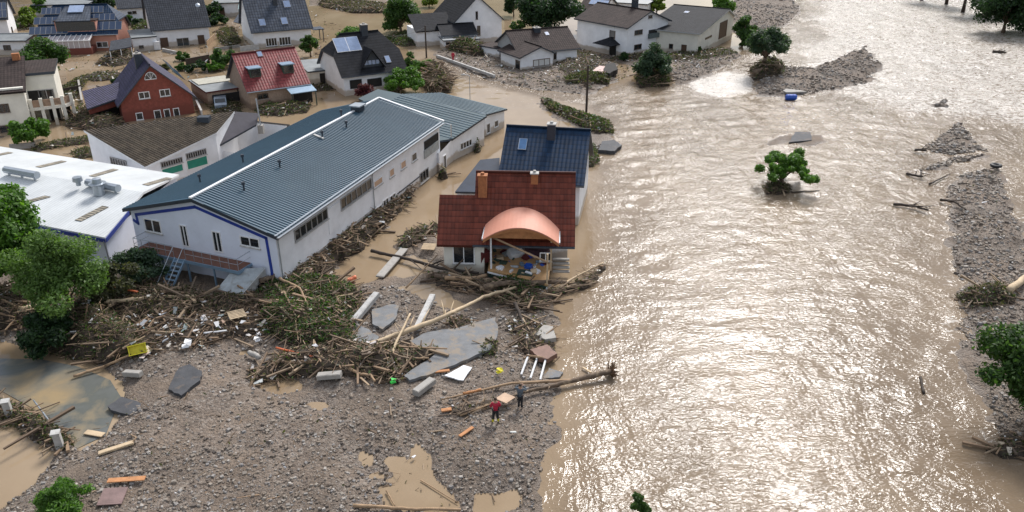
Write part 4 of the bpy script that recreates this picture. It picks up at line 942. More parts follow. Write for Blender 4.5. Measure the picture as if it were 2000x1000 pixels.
# cream modern house, left edge
h = House('house', 'cream modern house with pillared balcony at the left edge of the frame', (22, 146), (106, 139), 6.6, 9, None, 'flat', wall=W_CREAM, roof=R_BROWN, oh=.25, rt=.35)
h.op('F', (50, 205, 75, 176), 'x'); h.op('F', (80, 202, 104, 173), 'g', 2)
bal = h.block('balcony', [(1.3, -2.6), (5.6, -2.1), (6.6, -.6), (6.5, .3), (1.3, .3)], 2.2, 2.55, W_CREAM)
for a, b_ in [(1.4, -2.55), (2.6, -2.4), (3.9, -2.25), (5.1, -2.1), (6.1, -1.0)]:
    k = MB(); k.box(h.pt(a, b_, -.9), h.U * .4, h.W * .4, V((0, 0, 4.6))); k.build('pillar', W_CREAM, bal)
k = MB(); k.box(h.pt(1.4, -2.5, 2.6), h.U * 4.0 + h.W * .45, h.W * .12, V((0, 0, .9))); k.box(h.pt(5.4, -2.0, 2.6), h.U * .9 + h.W * 1.4, h.W * .12, V((0, 0, .9))); k.build('parapet', mat('rust_stained_panel', (.36, .24, .16), .8, .4, 2, .2), bal)
h.op('F', ('m', 3.0, -.3, 4.2, 1.8), 'x'); h.op('F', ('m', 4.6, -.3, 5.6, 1.8), 'x')
h.op('R', ('m', 1.0, 0, 2.4, 1.9), 'x')
w2 = h.block('front_wing', [(-9, -3.4), (1.3, -3.4), (1.3, .3), (-9, .3)], -.9, 5.6, W_CREAM)
k = MB(); k.slab([h.pt(-9.4, -3.9, 5.2), h.pt(1.6, -3.9, 5.2), h.pt(1.6, 4.0, 8.2), h.pt(-9.4, 4.0, 8.2)], .25, uax=h.U); k.build('wing_roof', R_BROWN, h.root)
f_ = Face(h.pt(-9, -3.4), h.U); opening(w2, f_, (0, 221, 16, 202), 'b', 2); opening(w2, f_, (2, 264, 26, 243), 'b', 2)
k = MB(); k.box(h.pt(.2, 3.0, 6.5), h.U * .9, h.W * .7, V((0, 0, 2.2))); k.build('chimney', BRK_CH, h.root)
# red tiled house
h = House('house', 'tan brick house with bright red tiled roof and two small dark dormers', (482, 180), (607, 163), 2.8, 10.5, 99, 'side', roof=R_TILE_RED2, wall=W_TAN)
dormer(h, 500, 151, 1.6, 1.2, 1.6, STEELB, FR_K); dormer(h, 564, 143, 1.6, 1.2, 1.6, STEELB, FR_K); h.skylight(507, 106, .7, .9, SOLARP)
h.op('F', (503, 195, 523, 181), 'b', 2); h.op('F', ('m', 6.2, -.7, 9.0, 1.9), 'x')
k = MB(); k.slab([h.pt(5.6, -1.9, 2.2), h.pt(9.4, -1.9, 2.2), h.pt(9.4, .5, 2.7), h.pt(5.6, .5, 2.7)], .1); k.build('porch_roof', STEELB, h.root)
for a in (5.7, 9.2): k = MB(); k.box(h.pt(a, -1.8, -.8), h.U * .12, h.W * .12, V((0, 0, 3.0))); k.build('porch_post', FR_K, h.root)
h.op('L', ('m', 3, .3, 4.0, 1.6), 'b', 1)
h = House('garage', 'flat roofed brick garage left of the red tiled house', (402, 180), (466, 171), 2.2, 9, None, 'flat', roof=R_FLAT, wall=W_TAN, oh=.2, trim=R_TILE_RED2)
h.op('F', ('m', .6, -.7, 4.8, 1.6), 'x', name='garage_opening')
k = MB(); k.box(h.pt(.3, 4.6, 2.22), h.U * 5, h.W * 3.8, V((0, 0, .1))); k.build('light_gravel_bed', mat('pale_roof_gravel', (.42, .40, .33), .9, .2, 2, .3), h.root)
# dark half-hipped house
h = House('house', 'white house with black half-hipped roof, triangular dormer and solar collector', (667, 151), (797, 135), 3.0, 11.5, 63, 'side', roof=R_BLACK, wall=W_WHITE, hip=2.2, hipz=.5)
h.skylight(678, 87, 3.9, 2.6, SOLARP, 'solar_collector', frame=FR_W, grid=(2, 1)); h.skylight(757, 116, .8, 1.3, SOLARP); h.chimney(711, 64, 1.0, 1.2, TRIM)
p, a, b_, n = h.rhit(727, 130); k = MB(); o = p - h.U * 1.7; apx = p + V((0, 0, 2.6)); k.poly([o, o + h.U * 3.4, apx]); bk2 = p + h.W * 4.2 + V((0, 0, 2.6))
d_ = k.build('dormer', TRIM, h.root); k = MB(); e = h.W * .5
k.slab([o - e - h.U * .3 - V((0, 0, .2)), apx - e + V((0, 0, .05)), bk2], .15); k.slab([apx - e + V((0, 0, .05)), o - e + h.U * 3.7 - V((0, 0, .2)), bk2], .15); k.build('dormer_roof', R_BLACK, d_)
f_ = Face(o, h.U); k = MB()
for i in range(4): k.box(f_.at(.5 + i * .62, p.z + .35, .0), f_.d * .5, f_.n * .06, V((0, 0, .6)))
k.build('dormer_window', SOLARP, d_)
h.op('F', (684, 174, 706, 154), 'x'); h.op('F', (718, 171, 745, 151), 'x')
h = House('garage', 'flat roofed annex with dark opening left of the black roofed house', (601, 140), (662, 134), 2.3, 9, None, 'flat', roof=R_FLAT, wall=W_CREAM, oh=.25); h.op('F', ('m', 1.6, -.7, 4.3, 1.8), 'x')
# blue tiled house in the river
hb2 = House('house', 'house with dark blue tiled roof and one skylight, behind the wrecked red house', (971, 352), (1141, 363), 4.2, 9.5, 249.5, 'side', roof=R_TILE_BLUE, wall=W_WHITE)
hb2.skylight(1021, 282, .8, 1.25, GLASSB, frame=STEEL); hb2.chimney(1077, 266, .75, 1.2, TRIM, cap=CONCW)
px_slab(hb2.root, 'wing_roof', [(889, 374, 3.0), (975, 376, 3.0), (976, 308, 5.0), (938, 312, None)], .2, mat('dark_blue_felt', (.03, .045, .075), .6, .3, 1, .3), TRIM)
a, b_, c_ = P(892, 373, 2.8), P(940, 314, 4.2), P(975, 376, 2.8); walls(hb2.root, 'wing_wall', [b_, a, c_], [4.2, 2.7, 2.7], W_WHITE)
# wrecked red house
ZEr = 3.0
h = House('wrecked_house', 'half collapsed white house with dark red tiled roof and salmon barrel porch', (923, 478), (1123, 482), ZEr, 8.5, 337, 'side', roof=R_TILE_RED, wall=W_WHITE, oh=.5, foh=3.7)
rh = h; ('FLOORT', (P(960, 482, .95) - h.A).dot(h.W), (P(1078, 492, .95) - h.A).dot(h.W), 'L', h.L); h.chimney(943, 376, .72, 1.5, BRK_CH, cap=BRK_CH, d=.6); h.chimney(1044, 352, .6, .6, BRK_CH, cap=CONCW, d=.5)
a = P(853, 476, ZEr - .02); la = (h.A - a).dot(h.U); lz = V((0, 0, ZEr)); hz_at = lambda b: ZEr + (h.zr - ZEr) * b / (h.rp * h.D)
bt = (P(863, 372, hz_at(2.7)) - h.A).dot(h.W)
k = MB(); bb = 2.9; kk = MB(); kk.slab([h.pt(-la, 0, ZEr - .06), h.pt(.2, 0, ZEr - .06), h.pt(.2, bb, hz_at(bb) - .06), h.pt(-la, bb, hz_at(bb) - .06)], .2, uax=h.U)
kk.slab([h.pt(-la, 2 * bb, ZEr - .06), h.pt(.2, 2 * bb, ZEr - .06), h.pt(.2, bb, hz_at(bb) - .06), h.pt(-la, bb, hz_at(bb) - .06)], .2, uax=h.U); kk.build('side_roof', R_TILE_RED, h.root)
kk = MB(); o = [(-la + .5, .5), (.9, .5), (.9, 2 * bb - .5), (-la + .5, 2 * bb - .5)]; P_ = [h.pt(*q) for q in o]
for i in range(4):
    a, b_ = P_[i], P_[(i + 1) % 4]; kk.poly([(a.x, a.y, -.9), (b_.x, b_.y, -.9), (b_.x, b_.y, ZEr), (a.x, a.y, ZEr)])
kk.build('side_wall', W_CREAM, h.root)
f_ = Face(h.pt(-la + .5, .5), h.U); opening(h.root, f_, (885, 514, 927, 481), 'w', 2); opening(h.root, f_, ('m', 8, 1.4, 9.0, 2.2), 'w', 2)
h.op('F', ('m', 2.9, 1.5, 4.4, 2.5), 'w', 2)
# torn open veranda room in front, floor and rear wall, barrel roof over it
xa = (P(958, 486, 1.0) - h.A).dot(h.U); fl = .95
p1, p2, p3, p4 = P(953, 527, fl), P(1070, 556, fl), P(1078, 492, fl), P(960, 482, fl)
k = MB(); k.slab([p1, p2, p3, p4], .3); k.build('veranda_floor', FLOORW, h.root)
k = MB(); d = (p2 - p1); k.box(p1 - V((0, 0, .55)) - h.W * .05, d, -h.W * .12, V((0, 0, .18))); k.box(p1 - V((0, 0, .28)) - h.W * .1, d * 1.0, -h.W * .12, V((0, 0, .16))); k.build('broken_beam', FR_K, h.root)
k = MB(); k.box(p1 - V((0, 0, .1)) - h.W * .35, d * .7, -h.W * .05, V((0, 0, .14))); k.build('torn_rail', FR_W, h.root)
ap0, ap1 = P(943, 466, 4.1), P(1092, 474, 3.9)     # springing of the barrel at the front
bu = (ap1 - ap0); sp = bu.length; bu.normalize(); bw = V((-bu.y, bu.x, 0)); rise = 1.2; depth = 5.0
def barrel(t, dz=0, dd=0): x = sp * t; z = 4 * rise * t * (1 - t); return ap0 + bu * x + V((0, 0, z + dz)) + bw * dd
k = MB(); nseg = 18
tp = lambda t, dd: (barrel(t, 0, dd) + V((0, 0, dd * .09)))
for i in range(nseg):
    t0, t1 = i / nseg, (i + 1) / nseg; a_, b_, c_, d_ = tp(t0, -.15), tp(t1, -.15), tp(t1, depth), tp(t0, depth)
    k.poly([a_, b_, c_, d_]); dn = V((0, 0, .09)); k.poly([d_ - dn, c_ - dn, b_ - dn, a_ - dn]); k.poly([a_ - dn, b_ - dn, b_, a_])
o = k.build('barrel_roof', R_COPPER, h.root, smooth=False); o['label'] = 'curved salmon sheet roof with orange wooden bow'
k = MB()
for i in range(nseg):
    t0, t1 = i / nseg, (i + 1) / nseg; k.box(barrel(t0, -.38), barrel(t1, -.38) - barrel(t0, -.38), bw * .12, V((0, 0, .27)))
k.build('wooden_bow', WOODO, o)
k = MB()
for t in (0, 1): k.box(tp(t, -.2) + V((0, 0, -.05)), bw * depth, bu * (.08 if t else -.08), V((0, 0, .16)))
k.build('edge_flashing', STEEL, o)
k = MB()
for i in range(nseg):
    t0, t1 = i / nseg, (i + 1) / nseg; a_, b_ = tp(t0, .5), tp(t1, .5); zb_ = ap0.z - .15; k.poly([(a_.x, a_.y, zb_), (b_.x, b_.y, zb_), (b_.x, b_.y, b_.z - .12), (a_.x, a_.y, a_.z - .12)])
k.build('gable_boarding', WOODO, o)
for q, zz in ((p2 - d.normalized() * .15, 3.6), (p1 + d.normalized() * .2 + h.W * .3, 3.9), (p3 - d.normalized() * .3, 3.6), ((p2 + p3) / 2, 3.6)):
    k = MB(); k.box(V((q.x, q.y, fl - .3)), h.U * .14, h.W * .14, V((0, 0, zz - fl + .3))); k.build('post', WOODP if zz < 3.8 else FR_W, h.root)
k = MB(); a_ = barrel(.08, -.5, .9); b_ = V((p2.x, p2.y, 2.9)); k.tube([a_, b_], .09, 5); k.build('fallen_rafter', WOOD, h.root)
k = MB(); k.poly([(p4.x, p4.y, fl), (p3.x, p3.y, fl), (p3.x, p3.y, 3.9), (p4.x, p4.y, 3.9)]); k.build('room_wall', W_WHITE, h.root)
k = MB()
for i in range(4): k.box(P(1080, 520, 1.0) + V((0, .25 * i, -.6 + .26 * i)), h.U * 1.4, h.W * .3, V((0, 0, .12)))
k.build('side_steps', CONC, h.root)
def heapbox(n, px, py, z, sx, sy, sz, rz, tl, m, nm, lb_, cat): 
    k = MB(); c_ = P(px, py, z); k.cbox(c_, sx, sy, sz, rz, 0, tl); k.cbox(c_ + V((0, 0, sz * .95)), sx * .8, sy * .75, sz * .12, rz, 0, tl); return solo(k, nm, lb_, cat, m, c_)
heapbox(0, 1006, 499, fl + .05, 1.3, .8, .55, .5, .35, TRIMW, 'fridge', 'white refrigerator tipped over on the open veranda floor', 'fridge')
heapbox(0, 1050, 497, fl + .05, 1.9, .9, .6, -.5, .1, mat('mauve_sofa', (.07, .03, .04), .8, .3, 3, .2), 'sofa', 'dark maroon sofa shoved into the veranda corner', 'sofa')
heapbox(0, 1026, 534, fl + .02, 1.3, .8, .12, -.25, .1, FR_K, 'mattress', 'dark panel lying flat near the front edge of veranda floor', 'panel')
heapbox(0, 990, 497, fl + .02, .8, .5, .2, .9, .2, GREYP, 'box', 'small grey box beside the tipped white refrigerator', 'box')
heapbox(0, 945, 512, 1.0, .8, .3, 1.1, .6, .3, mat('dark_red_cloth', (.13, .02, .02), .9, .3, 3, .3), 'cloth', 'dark red cloth hung over the left veranda corner', 'cloth')
# white house with dark roof, top centre
h = House('house', 'white gable house with black roof behind the two low garages', (886, 45), (985, 38), 4.2, 13, (934, -8), 'gable', roof=R_BLACK, wall=W_WHITE, oh=.4)
h.op('F', (929, 38, 933, 22), 'b', 1); h.op('F', (932, 69, 938, 50), 'b', 1)
h.block('side_wing', [(-7, 1.5), (.4, 1.5), (.4, 8), (-7, 8)], -.9, 3.0, W_WHITE); k = MB(); k.slab([h.pt(-7.3, 1.1, 2.9), h.pt(.6, 1.1, 2.9), h.pt(.6, 6, 5.4), h.pt(-7.3, 6, 5.4)], .2, uax=h.U); k.build('wing_roof', R_BLACK, h.root)
h = House('garage', 'small white garage with black pitched roof', (862, 70), (934, 66), 2.5, 7, 46, 'side', roof=R_BLACK, wall=W_WHITE)
h = House('garage', 'low white garage with flat grey roof in front of the pitched one', (866, 79), (938, 75), 2.0, 4.5, None, 'flat', roof=R_FLAT, wall=W_WHITE, oh=.2); h.op('F', (871, 92, 879, 82), 'b', 1)
# bungalow
h = House('bungalow', 'bungalow with brown tiled roof, grey gable wall and white front wing', (1010, 104), (1134, 94), 2.7, 11, 56, 'side', roof=R_BROWN, wall=W_WHITE)
k = MB(); g0, g1 = h.pt(.42, .45), h.pt(.42, h.D - .45); k.poly([(g1.x, g1.y, -.5), (g0.x, g0.y, -.5), (g0.x, g0.y, h.hz(0, .45) - .15), tuple(h.pt(.42, h.D / 2, h.zr - .15)), (g1.x, g1.y, h.hz(0, .45) - .15)]); k.build('grey_gable', W_GREY, h.root)
h.op('L', ('m', 2, .5, 3.4, 1.8), 'b', 2); h.op('L', ('m', 6.2, .5, 7.0, 1.7), 'b', 1); h.chimney(1048, 60, 1.1, .5, TRIM); h.skylight(1068, 66, .7, .9, SOLARP)
h.op('F', (1081, 116, 1087, 102), 'b', 1); h.op('R', ('m', 2, .5, 4, 1.7), 'b', 1)
wg = House('bungalow_wing', '', (1015, 113), (1087, 104), 2.6, 7.5, (1057, 91), 'gable', roof=R_BROWN, wall=W_WHITE); wg.op('F', (1041, 131, 1074, 113), 'bl', 3); wg.op('L', ('m', 5.0, .4, 6.4, 1.9), 'b', 1)
BW = wg.root; off_ = BW.location - h.root.location
for o_ in list(bpy.data.objects):
    if o_.parent is BW: o_.parent = h.root; o_.location = off_
    if o_.parent is h.root and o_.name.startswith(('wall.', 'roof.')) and o_.location.length > .01: o_.name = 'wing_' + o_.name.split('.')[0]
bpy.data.objects.remove(BW)
hs_ = House('shed', 'low pale outbuilding with brown lean-to roof left of the bungalow', (934, 88), (975, 95), 2.0, 4, None, 'flat', roof=R_BROWN, wall=W_WHITE, oh=.2)
# two storey white house
h = House('house', 'two storey white house with dark brown roof, corner balcony and entrance canopy', (1226, 55), (1313, 40), 5.4, 13.5, (1273, 21), 'gable', roof=R_BROWN, wall=W_WHITE, oh=.5)
h.op('F', (1239, 69, 1255, 57), 'b', 2); h.op('F', (1238, 98, 1253, 85), 'b', 2); h.op('F', (1272, 93, 1295, 80), 'bl', 2); h.op('F', (1266, 36, 1274, 29), 'b', 1); h.op('F', (1266, 74, 1306, 52), 'x', name='loggia_opening')
u0, z0 = h.F.hit(1265, 75); u1, z1 = h.F.hit(1308, 70); k = MB(); k.box(h.F.at(u0, z0, .02), h.F.d * (u1 - u0), h.F.n * .5, V((0, 0, .8))); k.build('balcony', mat('grey_green_balcony', (.10, .13, .13), .6, .3, 3, .2), h.root)
h.op('L', ('m', h.D - 5.2, 3.0, h.D - 3.8, 4.4), 'b', 1); h.op('L', ('m', h.D - 5, -.2, h.D - 3.4, 1.9), 'x', name='entrance')
k = MB(); pc = h.pt(.5, 4.2, 2.2); k.slab([pc - h.W * 2.2 - h.U * 2.6, pc - h.W * 2.2, pc + V((0, 0, 1.1)), ], .1); k.slab([pc - h.W * 2.2 - h.U * 2.6, pc + V((0, 0, 1.1)), pc + h.W * 2.2 - h.U * 2.6], .1); k.slab([pc + h.W * 2.2 - h.U * 2.6, pc + V((0, 0, 1.1)), pc + h.W * 2.2], .1); k.build('entrance_canopy', R_BLACK, h.root); h.chimney(1240, 10, .9, 1.0, TRIM)
# cream house with tall window strip
h = House('house', 'cream house with dark roof and tall brown window strip beside the river', (1368, 66), (1440, 33), 4.2, 11.5, (1426, 18), 'gable', roof=R_BLACK, wall=W_CREAM, oh=.5, trim=STEEL)
h.op('F', (1377, 78, 1390, 68), 'b', 1); h.op('F', (1403, 77, 1421, 38), 'd', 1, name='window_strip'); h.op('L', ('m', h.D - 4, -.3, h.D - 3, 1.9), 'd', 1); h.op('L', ('m', h.D - 6.4, .9, h.D - 5.6, 1.8), 'b', 1); h.skylight(1341, 24, .9, 1.1, SOLARP)
# house fragments at the top
h = House('house', 'white house with solar panels on a grey roof at the top edge', (1128, 18), (1180, 22), 5.0, 9, -8, 'side', roof=R_BROWN, wall=W_WHITE, rp=.5); h.op('F', (1132, 26, 1137, 14), 'b', 1); h.op('F', (1143, 34, 1148, 20), 'b', 1)
h.skylight(1170, 5, 4, 1.6, SOLARP, 'solar_panel', frame=FR_G, grid=(4, 1))
h = House('garage', 'curved pale garage wall with brown streaks between the two white houses', (1124, 59), (1167, 63), 2.6, 6, None, 'flat', roof=R_FLAT, wall=W_CREAM, oh=.2); h.op('F', (1137, 72, 1142, 66), 'b', 1)
h = House('house', 'white house with flat roof peeking over the top edge right of centre', (1180, 3), (1265, 8), 3.6, 9, None, 'flat', roof=R_FLAT, wall=W_WHITE)
h.op('F', ('m', 1, .8, 3, 2.2), 'b', 2); h.op('F', ('m', 8, .8, 10, 2.2), 'b', 2)

# ------------------------------------------------------------------ trees and shrubs
def leafmat(name, a, b_, c_):
    m = bpy.data.materials.new(name); nt, N, L, b = nodes(m); MATS[name] = m
    g = N.new("ShaderNodeNewGeometry"); isl = ramp(nt, g.outputs['Random Per Island'], [(0, a), (.5, b_), (1, c_)])
    cl = ramp(nt, noise(nt, .8, 3), [(.3, .7), (.7, 1.3)]); L.new(mix(nt, 1., isl, cl, 'MULTIPLY'), b.inputs['Base Color'])
    b.inputs['Roughness'].default_value = .55; b.inputs['Specular IOR Level'].default_value = .35
    tr = N.new("ShaderNodeBsdfTranslucent"); L.new(mix(nt, 1., isl, (1.3, 1.5, .6), 'MULTIPLY'), tr.inputs[0]); ms = N.new("ShaderNodeMixShader"); ms.inputs[0].default_value = .42
    L.new(b.outputs[0], ms.inputs[1]); L.new(tr.outputs[0], ms.inputs[2]); L.new(ms.outputs[0], N["Material Output"].inputs[0]); return m
L_BRIGHT = leafmat('bright_leaves', (.04, .10, .012), (.075, .17, .02), (.13, .25, .04))
L_MID = leafmat('mid_leaves', (.022, .055, .012), (.045, .10, .018), (.085, .16, .035))
L_DARK = leafmat('dark_leaves', (.010, .028, .012), (.020, .05, .016), (.04, .085, .028))
L_BLUE = leafmat('blue_green_leaves', (.022, .045, .025), (.045, .085, .045), (.09, .14, .08))
L_RED = leafmat('red_leaves', (.05, .012, .02), (.10, .02, .03), (.16, .05, .05))
L_YEL = leafmat('yellow_green_leaves', (.07, .10, .015), (.13, .19, .02), (.2, .28, .05))
L_FEATH = leafmat('feathery_leaves', (.06, .11, .025), (.11, .19, .045), (.17, .27, .08))
L_OLV = leafmat('silted_olive_leaves', (.035, .04, .018), (.07, .075, .035), (.13, .125, .07))
def leaves(cs, rs, n, size, flat=.75):
    """leaf sized quads gathered on the shells of clumps; returns verts, faces"""
    cs = np.array(cs); rs = np.array(rs); w_ = rs ** 2 / (rs ** 2).sum(); k = NR.choice(len(cs), n, p=w_)
    d = NR.normal(size=(n, 3)); d /= np.linalg.norm(d, axis=1)[:, None]
    r = rs[k][:, None] * (.45 + .65 * NR.random((n, 1)) ** .6) * (1 + .25 * NR.normal(size=(n, 1)) * .5)
    c = cs[k] + d * r * np.array([1, 1, flat])
    nn = d * .6 + NR.normal(size=(n, 3)) * .55 + np.array([0, 0, .45]); nn /= np.linalg.norm(nn, axis=1)[:, None]
    t = np.cross(nn, NR.normal(size=(n, 3))); t /= np.linalg.norm(t, axis=1)[:, None] + 1e-9; s_ = np.cross(nn, t)
    a = size * NR.uniform(.6, 1.35, (n, 1)); b_ = a * NR.uniform(.45, .8, (n, 1))
    v = np.stack([c - t * a, c - s_ * b_ * .8, c + t * a, c + s_ * b_ * .8], 1)
    f = np.arange(n * 4).reshape(-1, 4); return v.reshape(-1, 3), f
def tree(name, label, base, ht, rx, rz, m, n=9000, size=.2, cat='tree', trunk=.16, clumps=26, lean=(0, 0), ry=None, bark=BARK, group=None, low=.0, seed=None, stem=True, shape=1.0):
    base = V(base); ry = ry or rx; rr = random.Random(seed if seed is not None else sum(map(ord, label)))
    cc = base + V((lean[0], lean[1], ht - rz)); cs = []; rs = []
    for i in range(clumps):
        th = rr.uniform(0, 6.283); ph = math.acos(rr.uniform(-.75, 1)); q = rr.uniform(.35, .98)
        dx, dy, dz = math.sin(ph) * math.cos(th), math.sin(ph) * math.sin(th), math.cos(ph)
        sc_ = q * (1 + .22 * rr.uniform(-1, 1)); wd = 1 - .35 * max(0, dz) * shape
        cs.append((cc.x + dx * rx * sc_ * wd, cc.y + dy * ry * sc_ * wd, cc.z + dz * rz * sc_)); rs.append(rr.uniform(.17, .38) * min(rx, rz * 1.3))
    t = thing(name, label, cat, base, group)
    v, f = leaves(cs, rs, n, size); off = np.array(base); cr = np_mesh('crown', v - off, f, [m]); cr.parent = t
    if stem:
        k = MB(); fk = base + V((lean[0] * .45, lean[1] * .45, max(.3, (ht - rz * 2) * .8 + low + rz * .3)))
        k.tube([base - V((0, 0, .5)), base + (fk - base) * .5 + V((rr.uniform(-.1, .1), 0, 0)), fk], [trunk * 1.35, trunk, trunk * .8], 8, wob=.12)
        for i in range(min(9, clumps)):
            e = V(cs[i * (clumps // 9) if clumps > 9 else i]); m_ = fk + (e - fk) * .5 + V((0, 0, .15 * (e - fk).length)); k.tube([fk, m_, e], [trunk * .6, trunk * .35, trunk * .1], 5, wob=.1)
        tr = k.build('trunk', bark, t, smooth=True)
    return t
def T(px, py, top_py, wpx, **kw):
    """a tree standing at a pixel, its top row and crown width read in the photograph"""
    b_ = G(px, py); ht = ZT(b_, top_py); rx = wpx * mpp(px, py) / 2; return b_, ht, rx
def put(name, label, px, py, top, wpx, m, rzf=.46, **kw):
    b_, ht, rx = T(px, py, top, wpx); ht = max(ht, .6); n = kw.pop('n', 7000); s_ = kw.pop('size', .2)
    return tree(name, label, b_, ht, rx, ht * rzf, m, n=n, size=s_, **kw)
put('tree', 'full bright green tree cut by the left edge in front of the white hall', 50, 585, 368, 128, L_BRIGHT, .46, n=24000, size=.17, clumps=44)
put('tree', 'rounded green tree standing in the debris right of the edge tree', 146, 634, 460, 138, L_FEATH, .42, n=26000, size=.12, clumps=52, trunk=.14, shape=.2)
put('shrub', 'dark leafy shrub half buried in brushwood at the hall corner', 105, 688, 600, 90, L_DARK, .5, n=7000, size=.14, cat='shrub', stem=False)
put('shrub', 'grey-green shrub rising from the debris at the steel stair', 285, 560, 478, 78, L_BLUE, .5, n=6000, size=.13, cat='shrub')
put('shrub', 'silted bushes along the foot of the white hall', 230, 590, 535, 100, L_OLV, .5, n=7000, size=.14, cat='shrub', stem=False)
put('tree', 'loose dark green tree in the brown water above the cream house', 100, 168, 68, 92, L_MID, .42, n=9000, size=.24, trunk=.2)
put('shrub', 'bright round shrub in front of the cream house', 66, 283, 232, 82, L_BRIGHT, .45, n=7000, size=.2, cat='shrub')
put('tree', 'pale yellow-green tree at the top left beside the salmon house', 58, 45, 14, 26, L_YEL, .45, n=2500, size=.28)
put('tree', 'bright tree behind the solar roof house', 84, 34, -8, 30, L_BRIGHT, .45, n=3000, size=.28)
put('tree', 'dark tree at the top edge between the blue and slate roofs', 205, 22, -22, 46, L_DARK, .45, n=4000, size=.3)
put('hedge', 'dark hedge block at the top near the glass conservatory', 425, 48, 26, 40, L_DARK, .55, n=3000, size=.25, cat='hedge', stem=False)
put('tree', 'dark round tree above the hedge near the conservatory', 418, 36, 4, 34, L_DARK, .45, n=3000, size=.25)
put('hedge', 'green hedge along the water left of the red tiled house', 436, 132, 98, 56, L_MID, .5, n=6000, size=.2, cat='hedge', stem=False)
put('shrub', 'low dark bushes on the wall left of the hedge', 392, 138, 118, 50, L_DARK, .5, n=3500, size=.18, cat='shrub', stem=False)
put('shrub', 'small round shrub in the water left of the hedge bushes', 355, 138, 124, 20, L_MID, .5, n=1500, size=.18, cat='shrub', stem=False)
put('tree', 'small conifer-like dark tree between skylight house and red roof', 607, 112, 66, 36, L_MID, .46, n=4500, size=.2)
put('tree', 'bright tree hidden behind the black half-hipped roof', 688, 88, 48, 56, L_BRIGHT, .5, n=4500, size=.25)
put('tree', 'large dark green tree beside the white gable house at the top', 783, 66, -14, 74, L_MID, .49, n=17000, size=.25, trunk=.3, clumps=48)
put('shrub', 'bright green bush in front of the black roofed house', 782, 183, 133, 88, L_BRIGHT, .5, n=10000, size=.18, cat='shrub', clumps=30)
put('shrub', 'green bush right behind the black roofed house', 803, 140, 105, 34, L_MID, .5, n=3500, size=.18, cat='shrub')
put('shrub', 'round green bush at the root heap by the brown street', 832, 152, 114, 40, L_BRIGHT, .5, n=4500, size=.18, cat='shrub')
put('shrub', 'dark red leaved bush at the corner of the black roofed house', 717, 196, 162, 36, L_RED, .45, n=3000, size=.16, cat='shrub')
put('tree', 'broad dark tree behind the bungalow at the top edge', 1072, 62, -30, 124, L_DARK, .5, n=22000, size=.3, trunk=.35, clumps=64)
put('tree', 'dark tree left of the broad one at the top edge', 1003, 32, -12, 40, L_DARK, .48, n=4000, size=.28)
put('tree', 'pale tree at the top edge between black and white roofs', 838, 14, -12, 30, L_YEL, .48, n=2500, size=.28)
put('tree', 'yellow-green tree behind the two storey house', 1282, 32, -16, 32, L_YEL, .48, n=3500, size=.28)
put('tree', 'bright tree behind the cream riverside house', 1412, 34, -8, 50, L_BRIGHT, .48, n=5000, size=.26)
put('tree', 'dark full tree at the river corner of the cream house', 1450, 88, 26, 44, L_MID, .48, n=6000, size=.22, trunk=.2)
put('tree', 'dark flood battered tree standing on a root mound in the river beside the bank', 1274, 160, 94, 66, L_BLUE, .44, n=8000, size=.2, trunk=.28)
put('tree', 'wide crowned tree on the gravel island with exposed roots', 1491, 142, 58, 74, L_BLUE, .36, n=9000, size=.2, trunk=.4)
put('tree', 'bright green tree leaning in the middle of the river', 1520, 372, 314, 126, L_BRIGHT, .38, n=17000, size=.14, trunk=.22, lean=(1.1, 1.6), clumps=52, shape=.1)
put('tree', 'big dark green tree on the right bank cut by the right edge', 2018, 812, 640, 170, L_MID, .46, n=26000, size=.15, trunk=.3, clumps=44)
for px, py, top, wp, lb_ in [(1958, 64, -40, 100, 'large dark conifer-like tree at the top right corner'), (2000, 60, -60, 90, 'tall dark tree cut by the right edge at the top'), (1930, 30, -50, 60, 'dark tree behind the top right corner tree')]:
    put('tree', lb_, px, py, top, wp, L_DARK, .49, n=16000, size=.3, trunk=.35, clumps=50)
for i, (px, py, lb_) in enumerate([(1880, 24, 'bare dark trunk rising from the water at the top right'), (1848, 8, 'thin dark trunk left of the bare one at the top'), (1800, 0, 'leafy tree beyond the top edge above the rapids')]):
    b_ = G(px, py); tree('tree', lb_, b_, 13, 4.2, 4.0, L_DARK, n=5000, size=.3, trunk=.35, bark=BARKD)
put('shrub', 'low bright green bush at the bottom left edge of the frame', 128, 1020, 972, 96, L_BRIGHT, .5, n=8000, size=.10, cat='shrub', stem=False)
put('shrub', 'small leafy bush in the shallow river at the bottom edge', 1245, 1012, 968, 36, L_MID, .5, n=2000, size=.09, cat='shrub', stem=False)


